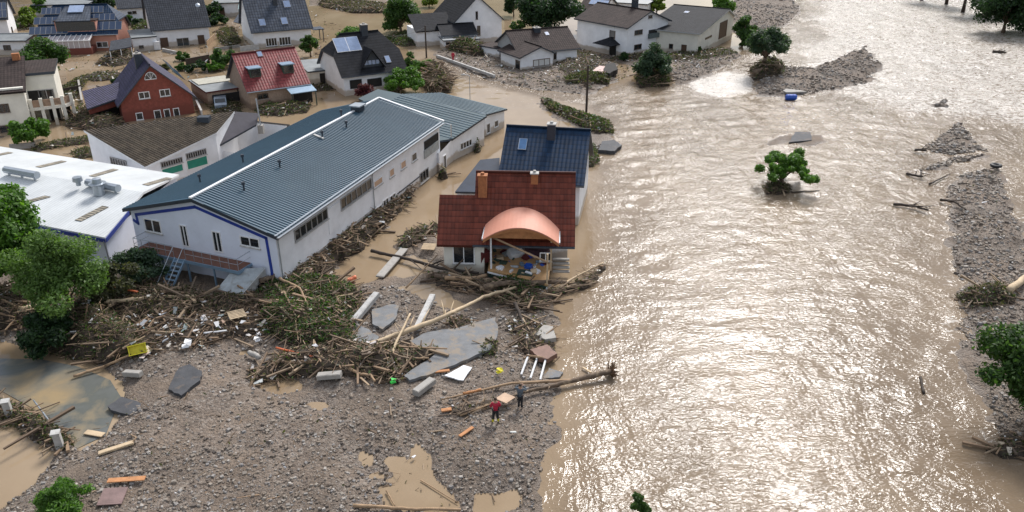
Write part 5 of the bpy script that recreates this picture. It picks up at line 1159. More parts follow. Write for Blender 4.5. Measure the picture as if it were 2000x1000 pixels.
# ------------------------------------------------------------------ logs, roots, drift
def logm(name, label, pts, r0, r1, m=BARK, cat='log', branches=0, bl=1.2, roots=0, rr_=.9, lift=0.12, group=None, leafy=0):
    """a drifted trunk lying along pixels; pts may carry a height above the ground as third value"""
    W_ = [G(p[0], p[1], (p[2] if len(p) > 2 else lift) + r0 * .6) for p in pts]
    n = 7; Q = []
    for i in range(len(W_) - 1):
        for j in range(n): Q.append(W_[i].lerp(W_[i + 1], j / n) + V((R.uniform(-.03, .03), R.uniform(-.03, .03), R.uniform(-.02, .02))) * (r0 * 8))
    Q.append(W_[-1]); nn = len(Q); rad_ = [r0 + (r1 - r0) * i / (nn - 1) for i in range(nn)]
    t = thing(name, label, cat, W_[0], group); k = MB(); k.tube(Q, rad_, 8, wob=.12); k.build('trunk', m, t, smooth=True)
    for b_ in range(branches):
        i = int(nn * R.uniform(.25, .95)); q = Q[min(i, nn - 1)]; d = (Q[-1] - Q[0]).normalized(); s_ = d.cross(V((0, 0, 1))) * R.choice((-1, 1)); dr = (d * R.uniform(.3, 1) + s_ * R.uniform(.4, 1) + V((0, 0, R.uniform(0, .5)))).normalized(); l_ = bl * R.uniform(.5, 1.2)
        k = MB(); rb_ = rad_[min(i, nn - 1)] * .5; k.tube([q, q + dr * l_ * .5 + V((0, 0, .06)), q + dr * l_], [rb_, rb_ * .6, rb_ * .15], 5); k.build('branch', m, t, smooth=True)
    if roots:
        k = MB(); d = (Q[0] - Q[1]).normalized()
        for b_ in range(roots):
            a = R.uniform(0, 6.28); s_ = d.cross(V((0, 0, 1))).normalized(); u_ = s_.cross(d); dr = (s_ * math.cos(a) + u_ * math.sin(a)) * R.uniform(.6, 1) + d * R.uniform(-.1, .6)
            k.tube([Q[0], Q[0] + dr * rr_ * .5 + V((R.uniform(-.1, .1),) * 3), Q[0] + dr * rr_ * R.uniform(.7, 1.2)], [r0 * .4, r0 * .22, .015], 4)
        k.build('root_plate', ROOTM, t)
    return t
def board(name, label, pts, wd, th, m, cat, lift=.12, group=None):
    a, b_ = G(*pts[0][:2], lift), G(*pts[1][:2], lift + (pts[1][2] if len(pts[1]) > 2 else 0)); d = b_ - a; s_ = d.cross(V((0, 0, 1))).normalized() * wd; up = s_.cross(d).normalized() * th
    if up.z < 0: up = -up
    k = MB(); k.box(a - s_ / 2, d, s_, up); k.box(a - s_ / 2 + d * .02 + up, d * .96, s_ * .9, up * .08); return solo(k, name, label, cat, m, a, group)
def slabg(name, label, pts, th, m, cat, lift=.14, tilt=0):
    q = [G(p[0], p[1], 0) for p in pts]; zz = sum(p.z for p in q) / len(q); q = [V((p.x, p.y, zz + lift + tilt * (p.x - q[0].x) + R.uniform(-.02, .02))) for p in q]
    # ragged broken edge
    o = []
    for i, p in enumerate(q):
        r_ = q[(i + 1) % len(q)]; o.append(p)
        for j in (1, 2, 3): e = p.lerp(r_, j / 4); s_ = (r_ - p).cross(V((0, 0, 1))).normalized(); o.append(e + s_ * R.uniform(-.1, .1) * min(1, (r_ - p).length / 2))
    k = MB(); k.slab(o, th); return solo(k, name, label, cat, m, q[0])
logm('log', 'longest pale stripped trunk lying diagonally across the wrecked asphalt', [(705, 690, .3), (800, 660, .5), (880, 632, .7), (945, 600, .8), (1008, 583, .9)], .22, .09, WOODP, branches=7, bl=1.6)
logm('log', 'long straight trunk with upturned root plate reaching into the river', [(1192, 735, .3), (1110, 755, .25), (1020, 776, .25), (890, 818, .15)], .2, .05, BARK, branches=5, bl=1.0, roots=46, rr_=.75)
logm('log', 'thinner trunk with orange bare patch above the root plate log', [(1120, 752, .3), (1000, 756, .25), (862, 786, .15)], .12, .05, WOOD, branches=3, bl=.7)
logm('branch', 'peeled orange piece of branch left of the standing man', [(905, 778, .3), (940, 771, .35)], .09, .08, WOODO, cat='branch')
logm('branch', 'splintered bundle of twigs at the tip of the long log', [(898, 815, .1), (965, 795, .3)], .07, .03, WOOD, cat='branch', branches=6, bl=1.4)
logm('log', 'long bare pole lying level under the brush heap', [(533, 718, .3), (660, 716, .35), (770, 712, .4), (838, 711, .4)], .15, .06, WOOD)
logm('log', 'thin pale pole just below the long bare pole', [(700, 725, .3), (765, 727, .3)], .08, .06, WOODP)
logm('log', 'pale curved trunk across the top of the left debris field', [(195, 605, .9), (215, 612, .9), (300, 604, .9), (388, 600, .9)], .17, .11, WOODP)
logm('log', 'pale split trunk on the left edge under the round tree', [(-20, 628, .6), (40, 620, .6), (88, 614, .6)], .24, .14, WOODP)
logm('log', 'dark long trunk drifting toward the wrecked house from the left', [(725, 498, .3), (790, 512, .3), (860, 532, .3), (935, 544, .4)], .16, .12, BARKD, branches=7, bl=2.4)
logm('branch', 'thin bare branch standing out of the pool left of wrecked house', [(793, 568, .2), (855, 528, 1.4)], .07, .04, WOOD, cat='branch')
logm('log', 'smooth brown trunk wedged under the veranda', [(945, 583, .9), (990, 576, .9), (1060, 570, .7), (1105, 560, .3)], .26, .16, BARK, branches=3)
logm('log', 'pale bent branch pointing into the river from the drift pile', [(1085, 572, .3), (1130, 545, .3), (1178, 522, .4)], .10, .05, WOODP, branches=3, bl=1.0)
logm('log', 'brown log stack lying before the wrecked house', [(850, 548, .3), (905, 556, .4), (965, 558, .4)], .22, .16, BARK, branches=2)
logm('log', 'reddish split log under the log stack', [(870, 556, .5), (920, 560, .6), (950, 555, .7)], .2, .14, WOOD)
logm('log', 'dark log running down from the veranda pile', [(1005, 605, .5), (1018, 630, .3), (1030, 655, .2)], .16, .1, BARKD)
logm('log', 'peeled orange-brown limb arching over the green brush', [(550, 572, 1.2), (590, 598, 1.5), (612, 640, .9)], .12, .06, WOOD, branches=4, bl=1.2)
logm('log', 'thick brown log at the foot of the shed', [(510, 574, 1.0), (560, 558, 1.0)], .2, .14, BARK)
logm('log', 'crooked grey-brown limb below the brush heap', [(683, 728, .3), (700, 738, .3), (725, 742, .3), (733, 752, .2)], .11, .07, WOOD)
logm('log', 'splintered pale timber crossing the asphalt slab', [(752, 740, .2), (775, 690, .8), (803, 640, 1.1)], .12, .07, WOODP, branches=5, bl=.9)
logm('log', 'long dark branch beside the yellow crate', [(145, 740, .15), (205, 722, .2), (255, 705, .4)], .10, .08, WOOD, branches=3, bl=.7)

logm('log', 'fallen bushy trunk stranded below the tall pole in the stream', [(1058, 200, .2), (1095, 222, .3), (1140, 236, .3), (1160, 250, .2)], .25, .12, BARKD, branches=9, bl=2.4)
logm('log', 'pale fallen trunk on the right gravel bank ending in roots', [(1965, 583, .5), (2012, 545, .5)], .3, .2, WOODP, roots=0)
logm('branch', 'thin straight branch on right bank below the pale trunk', [(1932, 640, .1), (1958, 664, .1)], .05, .04, WOODP, cat='branch')
logm('log', 'dark drift branch lying in the shoals left of the spit', [(1770, 342, .1), (1800, 350, .2), (1795, 340, .5)], .15, .07, BARKD, branches=6, bl=1.6)
logm('log', 'bare curved stick by itself in the shoals left of the spit', [(1815, 362, .1), (1855, 344, .2)], .10, .05, BARKD)
logm('log', 'tangle of dark branches round a pink board in the shallows', [(1745, 402, .1), (1785, 408, .2), (1812, 416, .2)], .16, .08, BARKD, branches=9, bl=1.6)
logm('log', 'brown limbs on the left rim of the right gravel bank', [(1835, 395, .2), (1862, 402, .4), (1885, 415, .2)], .14, .07, BARKD, branches=6, bl=1.4)
logm('log', 'black branch at the tip of the upper spit', [(1785, 297, .2), (1808, 300, .3)], .16, .1, BARKD, branches=6, bl=1.4)
logm('log', 'floating dark stick below the river tree', [(1545, 377, .05), (1600, 374, .05)], .08, .04, BARKD)
logm('log', 'small dark snag awash in the upper rapids', [(1938, 103, .1), (1965, 106, .2)], .25, .12, BARKD, branches=4, bl=1.8)
logm('log', 'rotten log at the foot of the island tree', [(1470, 152, .6), (1525, 144, .8)], .45, .35, BARK, branches=2)
logm('log', 'floating black pole alone in the lower river', [(1797, 738, .02), (1804, 770, .02)], .09, .09, BARKD)
logm('branch', 'thin crooked twig heap at the bottom edge by the puddle', [(755, 962, .1), (772, 992, .1)], .05, .03, WOOD, cat='branch')
logm('log', 'long thin trunk along the bottom edge of frame', [(690, 992, .1), (800, 998, .1), (900, 1000, .1)], .10, .08, WOOD)
logm('branch', 'thin grey branch lying across the big puddle', [(822, 940, .06), (895, 984, .06)], .035, .025, WOOD, cat='branch')
logm('branch', 'forked twig left of the reed shrub on the gravel', [(255, 872, .1), (268, 862, .25), (256, 852, .1)], .05, .03, WOOD, cat='branch')
logm('pipe', 'orange plastic pipe lying in the brush heap', [(541, 692, .5), (612, 712, .6)], .07, .07, ORANGE, cat='pipe')
logm('pipe', 'orange red pipe on the left debris field', [(230, 590, 1.2), (275, 598, 1.2)], .08, .08, ORANGE, cat='pipe')
logm('pipe', 'short fat pipe with orange end at the water edge', [(680, 554, .15), (696, 549, .2)], .22, .22, ORANGE, cat='pipe')
logm('pipe', 'white plastic pipe across the rubbish left of the brush', [(400, 663, .5), (445, 658, .5)], .06, .06, FR_W, cat='pipe')
logm('pipe', 'thin grey metal rail lying in the brush strip lower left', [(68, 790, .3), (102, 833, .2)], .05, .05, STEEL, cat='pipe')
logm('pipe', 'grey concrete pipe pieces beside the small puddle', [(488, 698, .3), (507, 708, .3)], .18, .18, CONC, cat='pipe')
board('concrete_beam', 'pale concrete beam pointing at the water, nearest the brush heap', [(692, 638), (738, 592, .4)], .45, .35, CONCW, 'beam', .25)
board('concrete_beam', 'longest pale concrete beam leaning on the diagonal trunk', [(815, 652), (846, 594, .3)], .42, .35, CONCW, 'beam', .25)
board('concrete_beam', 'grey concrete beam lying alone on the gravel by the asphalt slab', [(812, 778), (846, 752)], .5, .35, CONC, 'beam', .2)
board('concrete_beam', 'rounded grey concrete piece under the level pole', [(622, 744), (668, 740)], .5, .3, CONC, 'beam', .2)
board('kerb_stone', 'short grey kerb stone left of the asphalt hump', [(245, 736), (278, 738)], .4, .3, CONC, 'kerb stone', .15)
board('plank', 'light yellow plank in the flooded road', [(168, 847), (203, 853)], .4, .06, WOODP, 'plank', .1)
board('plank', 'pale plank with forked end on the near gravel', [(194, 890), (262, 868)], .3, .12, WOODP, 'plank', .1)
board('plank', 'orange plank right of the level pole below the slab', [(850, 731), (878, 728)], .22, .08, WOODO, 'plank', .15)
board('plank', 'weathered orange board near the man in red', [(862, 806), (882, 803)], .28, .08, WOODO, 'plank', .12)
board('plank', 'orange board on gravel below the man in red', [(898, 856), (924, 838)], .22, .06, WOODO, 'plank', .12)
board('plank', 'light board on the debris by the river corner', [(1023, 655), (1045, 673)], .25, .08, WOODP, 'plank', .25)
board('plank', 'floating stick of timber beside the root plate', [(1138, 720), (1154, 730)], .15, .06, WOODP, 'plank', .08)
board('plank', 'long grey plank at the pool left of the wrecked house', [(742, 545), (790, 490)], .7, .12, CONC, 'plank', .15)
board('plank', 'diagonal yellow plank in front of the red tiled house', [(532, 218), (556, 192, .8)], .3, .1, WOODP, 'plank', .3)
board('kerb', 'long pale kerb along the mud before the bungalow', [(853, 112), (966, 152)], .35, .4, CONCW, 'kerb', .05)
board('board', 'pale square board beside the man in red', [(978, 797), (996, 785)], .85, .05, mat('salmon_board', (.5, .35, .24), .8, .2, 2, .2), 'board', .5)
board('board', 'mud coloured board propped at the corner of the bottom left', [(197, 975), (245, 972)], 1.3, .06, MAUVE, 'board', .12)
board('board', 'twisted brown sheet with orange edge on the bottom left gravel', [(212, 945), (285, 940)], .35, .05, WOODO, 'board', .2)
slabg('asphalt_slab', 'largest broken grey asphalt slab in the middle of the debris', [(790, 740), (850, 700), (800, 672), (835, 655), (895, 648), (968, 628), (972, 660), (958, 690), (900, 712), (845, 735), (800, 748)], .22, ASPH, 'asphalt slab', .3)
slabg('asphalt_slab', 'grey asphalt piece left of the diagonal trunk', [(668, 642), (700, 638), (740, 662), (735, 675), (690, 680), (672, 668)], .2, ASPH, 'asphalt slab', .25)
slabg('asphalt_slab', 'asphalt piece with curled edge between the two concrete beams', [(727, 610), (765, 600), (780, 603), (772, 630), (748, 650), (728, 640)], .2, ASPH, 'asphalt slab', .3)
slabg('asphalt_slab', 'dark tilted asphalt hump on the near gravel', [(330, 765), (352, 725), (372, 718), (395, 730), (392, 748), (355, 778)], .35, ASPHD, 'asphalt slab', .25)
slabg('asphalt_slab', 'dark broken road edge at the corner of the flooded road', [(212, 800), (240, 782), (275, 788), (278, 800), (255, 812), (218, 808)], .2, ASPHD, 'asphalt slab', .15)
slabg('asphalt_slab', 'small dark asphalt piece beside the pipe pieces', [(505, 720), (522, 702), (545, 705), (540, 724)], .2, ASPHD, 'asphalt slab', .2)
slabg('asphalt_slab', 'grey slab dipping into the river beside the broken steps', [(1062, 738), (1072, 722), (1100, 730), (1092, 740)], .2, ASPH, 'asphalt slab', .1)
slabg('concrete_slab', 'pale tiled concrete slab on the river corner of the debris', [(1045, 660), (1062, 645), (1080, 650), (1086, 672), (1065, 676)], .35, CONC, 'slab', .5)
slabg('concrete_slab', 'brown topped broken platform above the broken steps', [(1035, 695), (1068, 688), (1088, 706), (1070, 716), (1052, 712)], .35, mat('brown_tiled_floor', (.2, .11, .08), .7, .3, 2, .2), 'slab', .6)
slabg('concrete_slab', 'long grey slab awash at the foot of the gravel island', [(1522, 170), (1560, 178), (1575, 186), (1535, 182)], .25, CONC, 'slab', .2)
slabg('concrete_slab', 'tilted grey slab awash above the river tree', [(1540, 282), (1552, 262), (1582, 262), (1585, 275)], .2, ASPHD, 'slab', .25)
slabg('boulder', 'rounded dark boulder awash beside the blue roofed house', [(1168, 300), (1175, 282), (1200, 280), (1214, 290), (1200, 302)], .5, ASPHD, 'boulder', .45)
slabg('wall_fragment', 'white tiled wall fragment lying on the gravel', [(868, 738), (905, 718), (922, 722), (905, 748)], .08, TRIMW, 'wall fragment', .2)
slabg('tarpaulin', 'pale pink tarpaulin lump on the bank behind the tall pole', [(1158, 145), (1170, 137), (1184, 140), (1184, 150), (1168, 154)], .5, mat('pink_tarp', (.55, .38, .34), .7, .2, 2, .3), 'tarpaulin', .8)
slabg('boulder', 'dark rounded lump beside the pink tarpaulin', [(1178, 148), (1182, 136), (1200, 136), (1206, 148), (1190, 154)], .8, DARK, 'boulder', 1.0)
# small countable things
def crate(px, py, lift, sx, sy, sz, rz, tl, m, name, label, cat):
    c_ = G(px, py, lift); k = MB(); M_ = Matrix.Rotation(rz, 3, 'Z') @ Matrix.Rotation(tl, 3, 'X'); a, b_, d = M_ @ V((sx, 0, 0)), M_ @ V((0, sy, 0)), M_ @ V((0, 0, sz)); o = c_ - a / 2 - b_ / 2; t = .04
    k.box(o, a, b_, d * .06); k.box(o, a, b_ * t, d); k.box(o + b_ * (1 - t), a, b_ * t, d); k.box(o, a * t, b_, d); k.box(o + a * (1 - t), a * t, b_, d); k.box(o - a * .03 - b_ * .03 + d * .92, a * 1.06, b_ * .08, d * .1); k.box(o - a * .03 + b_ * .95 + d * .92, a * 1.06, b_ * .08, d * .1)
    return solo(k, name, label, cat, m, c_)
crate(271, 695, .5, 1.15, .65, .5, .5, 1.0, YELLOW, 'crate', 'bright yellow plastic crate tipped on its side in the debris', 'crate')
def pallet(px, py, label, lift=.5, rz=.3):
    c_ = G(px, py, lift); k = MB()
    for i in range(6): k.cbox(c_ + Matrix.Rotation(rz, 3, 'Z') @ V((0, -.55 + i * .22, .12)), 1.2, .14, .03, rz)
    for i in range(3): k.cbox(c_ + Matrix.Rotation(rz, 3, 'Z') @ V((-.5 + i * .5, 0, .02)), .1, 1.25, .1, rz)
    solo(k, 'pallet', label, 'pallet', WOODP, c_)
pallet(465, 630, 'light wooden pallet left of the green brush', .6, .5); pallet(838, 488, 'broken wooden pallet in the water left of the wrecked house', .2, -.1)
k = MB(); c_ = P(1545, 190, .35); k.tube([c_ + V((-.8, 0, 0)), c_ + V((-.6, 0, 0)), c_ + V((.6, 0, 0)), c_ + V((.8, 0, 0))], [.36, .45, .45, .36], 14); k.tube([c_ + V((-.3, 0, 0)), c_ + V((-.25, 0, 0))], .48, 14); k.tube([c_ + V((.25, 0, 0)), c_ + V((.3, 0, 0))], .48, 14); solo(k, 'barrel', 'blue plastic barrel stranded below the gravel island', 'barrel', BLUEP, c_)
def torus(c_, R_, r_, m, name, label, cat, flat=(1, 1, 1)):
    k = MB(); k.tube([V(c_) + V((R_ * math.cos(a * .3142) * flat[0], R_ * math.sin(a * .3142) * flat[1], 0)) for a in range(21)], r_, 8, cap=False); return solo(k, name, label, cat, m, c_)
torus(G(1944, 328, .3), .45, .2, BLACKP, 'tyre', 'black tyre lying at the head of the right gravel spit', 'tyre')

# broken stair frame by the river corner
st_ = thing('broken_railing', 'fallen pale frame with three bars beside the river corner slab', 'railing', G(1040, 725))
for a, b_ in [((1018, 735), (1032, 705)), ((1036, 742), (1050, 708)), ((1055, 745), (1066, 712))]:
    k = MB(); k.tube([G(*a, .15), G(*b_, .5)], .07, 5); k.build('bar', FR_W, st_)
k = MB(); k.tube([G(1028, 706, .5), G(1070, 712, .5)], .08, 5); k.build('cross_bar', WOOD, st_)
# bits of plastic that can be told apart
for px, py, s_, m, lb_ in [(1035 - 258, 705 - 3, .3, BLUEP, 'small teal bundle in the brush under the pole'), (652, 645, .35, BLUEP, 'blue plastic scrap on the right of the green brush'), (769, 753, .3, L_BRIGHT, 'bright green plastic bag below the root heap'), (976, 733, .3, YELLOW, 'small yellow canister near the white wall fragment'), (1053, 88 , .4, YELLOW, 'yellow sack beside the cream garage wall'), (206, 657, .5, FR_W, 'white panel standing in the brush of the left debris'), (365, 682, .5, FR_W, 'white bent sheet at the lower rim of the rubbish'), (505, 671, .3, FR_W, 'white rag on the gravel below the brush'), (449, 633, .4, FR_W, 'grey-white box beside the pallet')]:
    if px == 1053: px = 1140
    c_ = G(px, py, .25); k = MB(); v = [c_ + V((R.uniform(-1, 1), R.uniform(-1, 1), R.uniform(-.2, 1))) * s_ for _ in range(6)]
    k.poly([v[0], v[1], v[2]]); k.poly([v[0], v[2], v[3]]); k.poly([v[3], v[4], v[5]]); k.poly([v[0], v[4], v[5]]); k.poly([v[1], v[4], v[2]]); k.box(c_ - V((s_ / 2, s_ / 2, .05)), V((s_, .1, .05)), V((-.1, s_ * .7, 0)), V((0, .05, s_ * .2))); solo(k, 'plastic_scrap', lb_, 'scrap', m if m is not L_BRIGHT else mat('green_plastic', (.02, .5, .05), .5), c_)
# concrete gate posts in the brush strip
for px, py, lb_ in [(20, 812, 'pale concrete post leaning in the brush strip, nearest the left edge'), (118, 874, 'pale concrete post at the lower end of the brush strip')]:
    c_ = G(px, py, .0); k = MB(); k.cbox(c_, .4, .35, 1.1, .3, 0, .08); k.cbox(c_ + V((0, -.08, 1.1)), .5, .45, .1, .3, 0, .08); solo(k, 'post', lb_, 'post', CONCW, c_)
# poles and lamps
def pole(px, py, top, r, label, name='utility_pole', cat='pole', m=BARKD, arm=None, cross=False, lean=0):
    b_ = G(px, py); h_ = ZT(b_, top); t = thing(name, label, cat, b_); k = MB(); k.tube([b_ - V((0, 0, .6)), b_ + V((lean, 0, h_))], [r, r * .75], 8); k.build('pole', m, t)
    tp_ = b_ + V((lean, 0, h_))
    if cross:
        k = MB(); k.box(tp_ + V((-.6, -.05, -.5)), V((1.2, 0, 0)), V((0, .1, 0)), V((0, 0, .1))); ca = k.build('cross_arm', m, t)
        for x in (-.5, 0, .5): k = MB(); k.tube([tp_ + V((x, 0, -.4)), tp_ + V((x, 0, -.2))], [.05, .035], 6); k.build('insulator', CONCW, ca)
    if arm:
        e = tp_ + V((arm, 0, .12)); k = MB(); k.tube([tp_ - V((0, 0, .1)), tp_ + V((arm * .4, 0, .1)), e], .05, 6); k.build('arm', STEEL, t)
        k = MB(); k.tube([e, e + V((math.copysign(.35, arm), 0, .03)), e + V((math.copysign(.8, arm), 0, -.02))], [.08, .16, .1], 8); k.build('lamp_head', CONCW, t)
    return t
pole(1145, 220, 128, .17, 'tall dark wooden pole standing in the stream right of the drift trunk', cross=True)
pole(833, 113, 50, .16, 'dark wooden pole at the street corner left of the garages')
pole(918, 194, 148, .06, 'thin grey street lamp with white head in the stream', 'street_lamp', 'street lamp', STEEL, arm=-.5)
pole(883, 314, 243, .10, 'concrete street lamp arching over the annex roof', 'street_lamp', 'street lamp', CONCW, arm=-1.2)


# garden walls and fences of the drowned village
def gwall(label, pts, h_, m, name='garden_wall', cat='garden wall', th=.2):
    W_ = [P(*q) for q in pts]; k = MB()
    for p, q in zip(W_[:-1], W_[1:]):
        d = q - p; s_ = d.cross(V((0, 0, 1))).normalized() * th; k.box(p - s_ / 2 - V((0, 0, .6)), d, s_, V((0, 0, .6 + h_))); k.box(p - s_ * .7 + V((0, 0, h_)), d, s_ * 1.4, V((0, 0, .06)))
    return solo(k, name, label, cat, m, W_[0])
gwall('dark wall running behind the flat roofed garage', [(364, 127), (410, 118)], 1.0, BARKD)
gwall('low brown wall in the water before the cream house', [(20, 292), (70, 288)], .6, CONC)
gwall('pale garden wall beside the skylight house', [(470, 100), (506, 96)], .8, CONCW)
gwall('grey wall between barn yard and brick house', [(385, 205), (395, 226)], .7, CONCW)
gwall('low wall left of the brick house wing', [(155, 165), (162, 205)], .7, CONC)
gwall('pale wall by the heat pump annex', [(318, 100), (345, 106)], .5, CONCW)
gwall('low wall along the top street before the slate house', [(420, 98), (470, 92)], .4, CONC)
gwall('wooden fence between slate house and hedge', [(405, 92), (420, 76)], 1.0, WOOD, 'fence', 'fence', .08)
gwall('dark fence right of the cream house', [(120, 186), (160, 178)], .9, BARKD, 'fence', 'fence', .08)
gwall('low wall before the long pale house', [(60, 34), (70, 46)], .8, CONCW)
put('shrub', 'dark shrub at the corner of the white house with two windows', 270, 52, 34, 16, L_DARK, .5, n=1500, size=.22, cat='shrub', stem=False)
put('shrub', 'small green shrub before the white house with two windows', 250, 50, 28, 20, L_MID, .5, n=1500, size=.22, cat='shrub')
put('shrub', 'yellow-green shrub below the pale tree at the top left', 57, 54, 28, 26, L_YEL, .5, n=2000, size=.24, cat='shrub', stem=False)
put('shrub', 'small bush at the corner of the white gable house', 1010, 62, 40, 30, L_MID, .5, n=1800, size=.22, cat='shrub', stem=False) 
put('shrub', 'bush behind the garages beside the white gable house', 912, 98, 82, 30, L_MID, .5, n=1800, size=.2, cat='shrub', stem=False)
put('shrub', 'bright bush at the back corner of the flat roofed garage', 420, 140, 118, 26, L_BRIGHT, .5, n=1800, size=.2, cat='shrub', stem=False)
put('tree', 'dark tree between the two white riverside houses', 1318, 52, 8, 30, L_DARK, .5, n=2500, size=.25)
put('shrub', 'green bushes on the river side of the cream house', 1462, 92, 66, 34, L_MID, .5, n=2500, size=.2, cat='shrub', stem=False)
def wire(label, pts, sag=1.2):
    k = MB(); Q = []
    for p, q in zip(pts[:-1], pts[1:]):
        for i in range(9): t_ = i / 8; v = p.lerp(q, t_); v.z -= sag * 4 * t_ * (1 - t_); Q.append(v)
    k.tube(Q, .02, 4); solo(k, 'wire', label, 'cable', BLACKP, pts[0])
b1 = G(833, 113); z1 = ZT(b1, 50); b2 = G(1145, 220); z2 = ZT(b2, 128)
wire('thin sagging cable leaving the street corner pole toward the slate roofs', [V((b1.x, b1.y, z1 - .2)), P(711, 60, 8.5)])

for px_, py_, tp_, wd_, m_, lb_ in [(356, 118, 100, 22, L_MID, 'small garden tree left of the dark garage wall'), (475, 134, 112, 20, L_MID, 'green bush at the end of the hedge by the red roof'), (236, 168, 150, 22, L_DARK, 'dark bush behind the brick house ridge'),
        (24, 60, 42, 20, L_MID, 'round bush before the house cut by the left edge'), (640, 122, 104, 22, L_MID, 'bush against the left side of the black roofed house'), (1218, 118, 104, 16, L_DARK, 'low dark bush at the foot of the two storey house'), (1360, 104, 92, 16, L_MID, 'low bush before the cream riverside house'),
        (590, 40, 14, 26, L_MID, 'tree beyond the right end of the skylight house'), (322, 136, 124, 18, L_OLV, 'silted bush in the water behind the brick house'), (150, 60, 46, 18, L_DARK, 'dark bush under the solar roof eave')]:
    put('shrub' if 'bush' in lb_ else 'tree', lb_, px_, py_, tp_, wd_, m_, .5, n=1800, size=.22, cat='shrub' if 'bush' in lb_ else 'tree')

# ------------------------------------------------------------------ heaps of drift: brushwood, splintered timber, rubbish
STK = mat('drift_sticks', (.2, .14, .09), .85, .3, 3, .3, 20, island=[(.035, .024, .016), (.07, .045, .028), (.12, .08, .05), (.2, .13, .08), (.30, .2, .12), (.09, .06, .04), (.42, .31, .2), (.06, .045, .035)])
MND = mat('matted_brush', (.05, .036, .024), .95, .5, 2.5, 1.0, 9)
LIT = mat('rubbish', (.5, .5, .5), .7, .1, 3, .2, 20, island=[(.7, .7, .7), (.5, .38, .22), (.6, .62, .65), (.35, .25, .15), (.75, .74, .7), (.03, .12, .13), (.55, .5, .45), (.25, .27, .3), (.7, .7, .72), (.4, .2, .08)])
SHD = [STK, MND, L_OLV, LIT, L_MID]
BOX_F = np.array([[0, 3, 2, 1], [4, 5, 6, 7], [0, 1, 5, 4], [1, 2, 6, 5], [2, 3, 7, 6], [3, 0, 4, 7]])
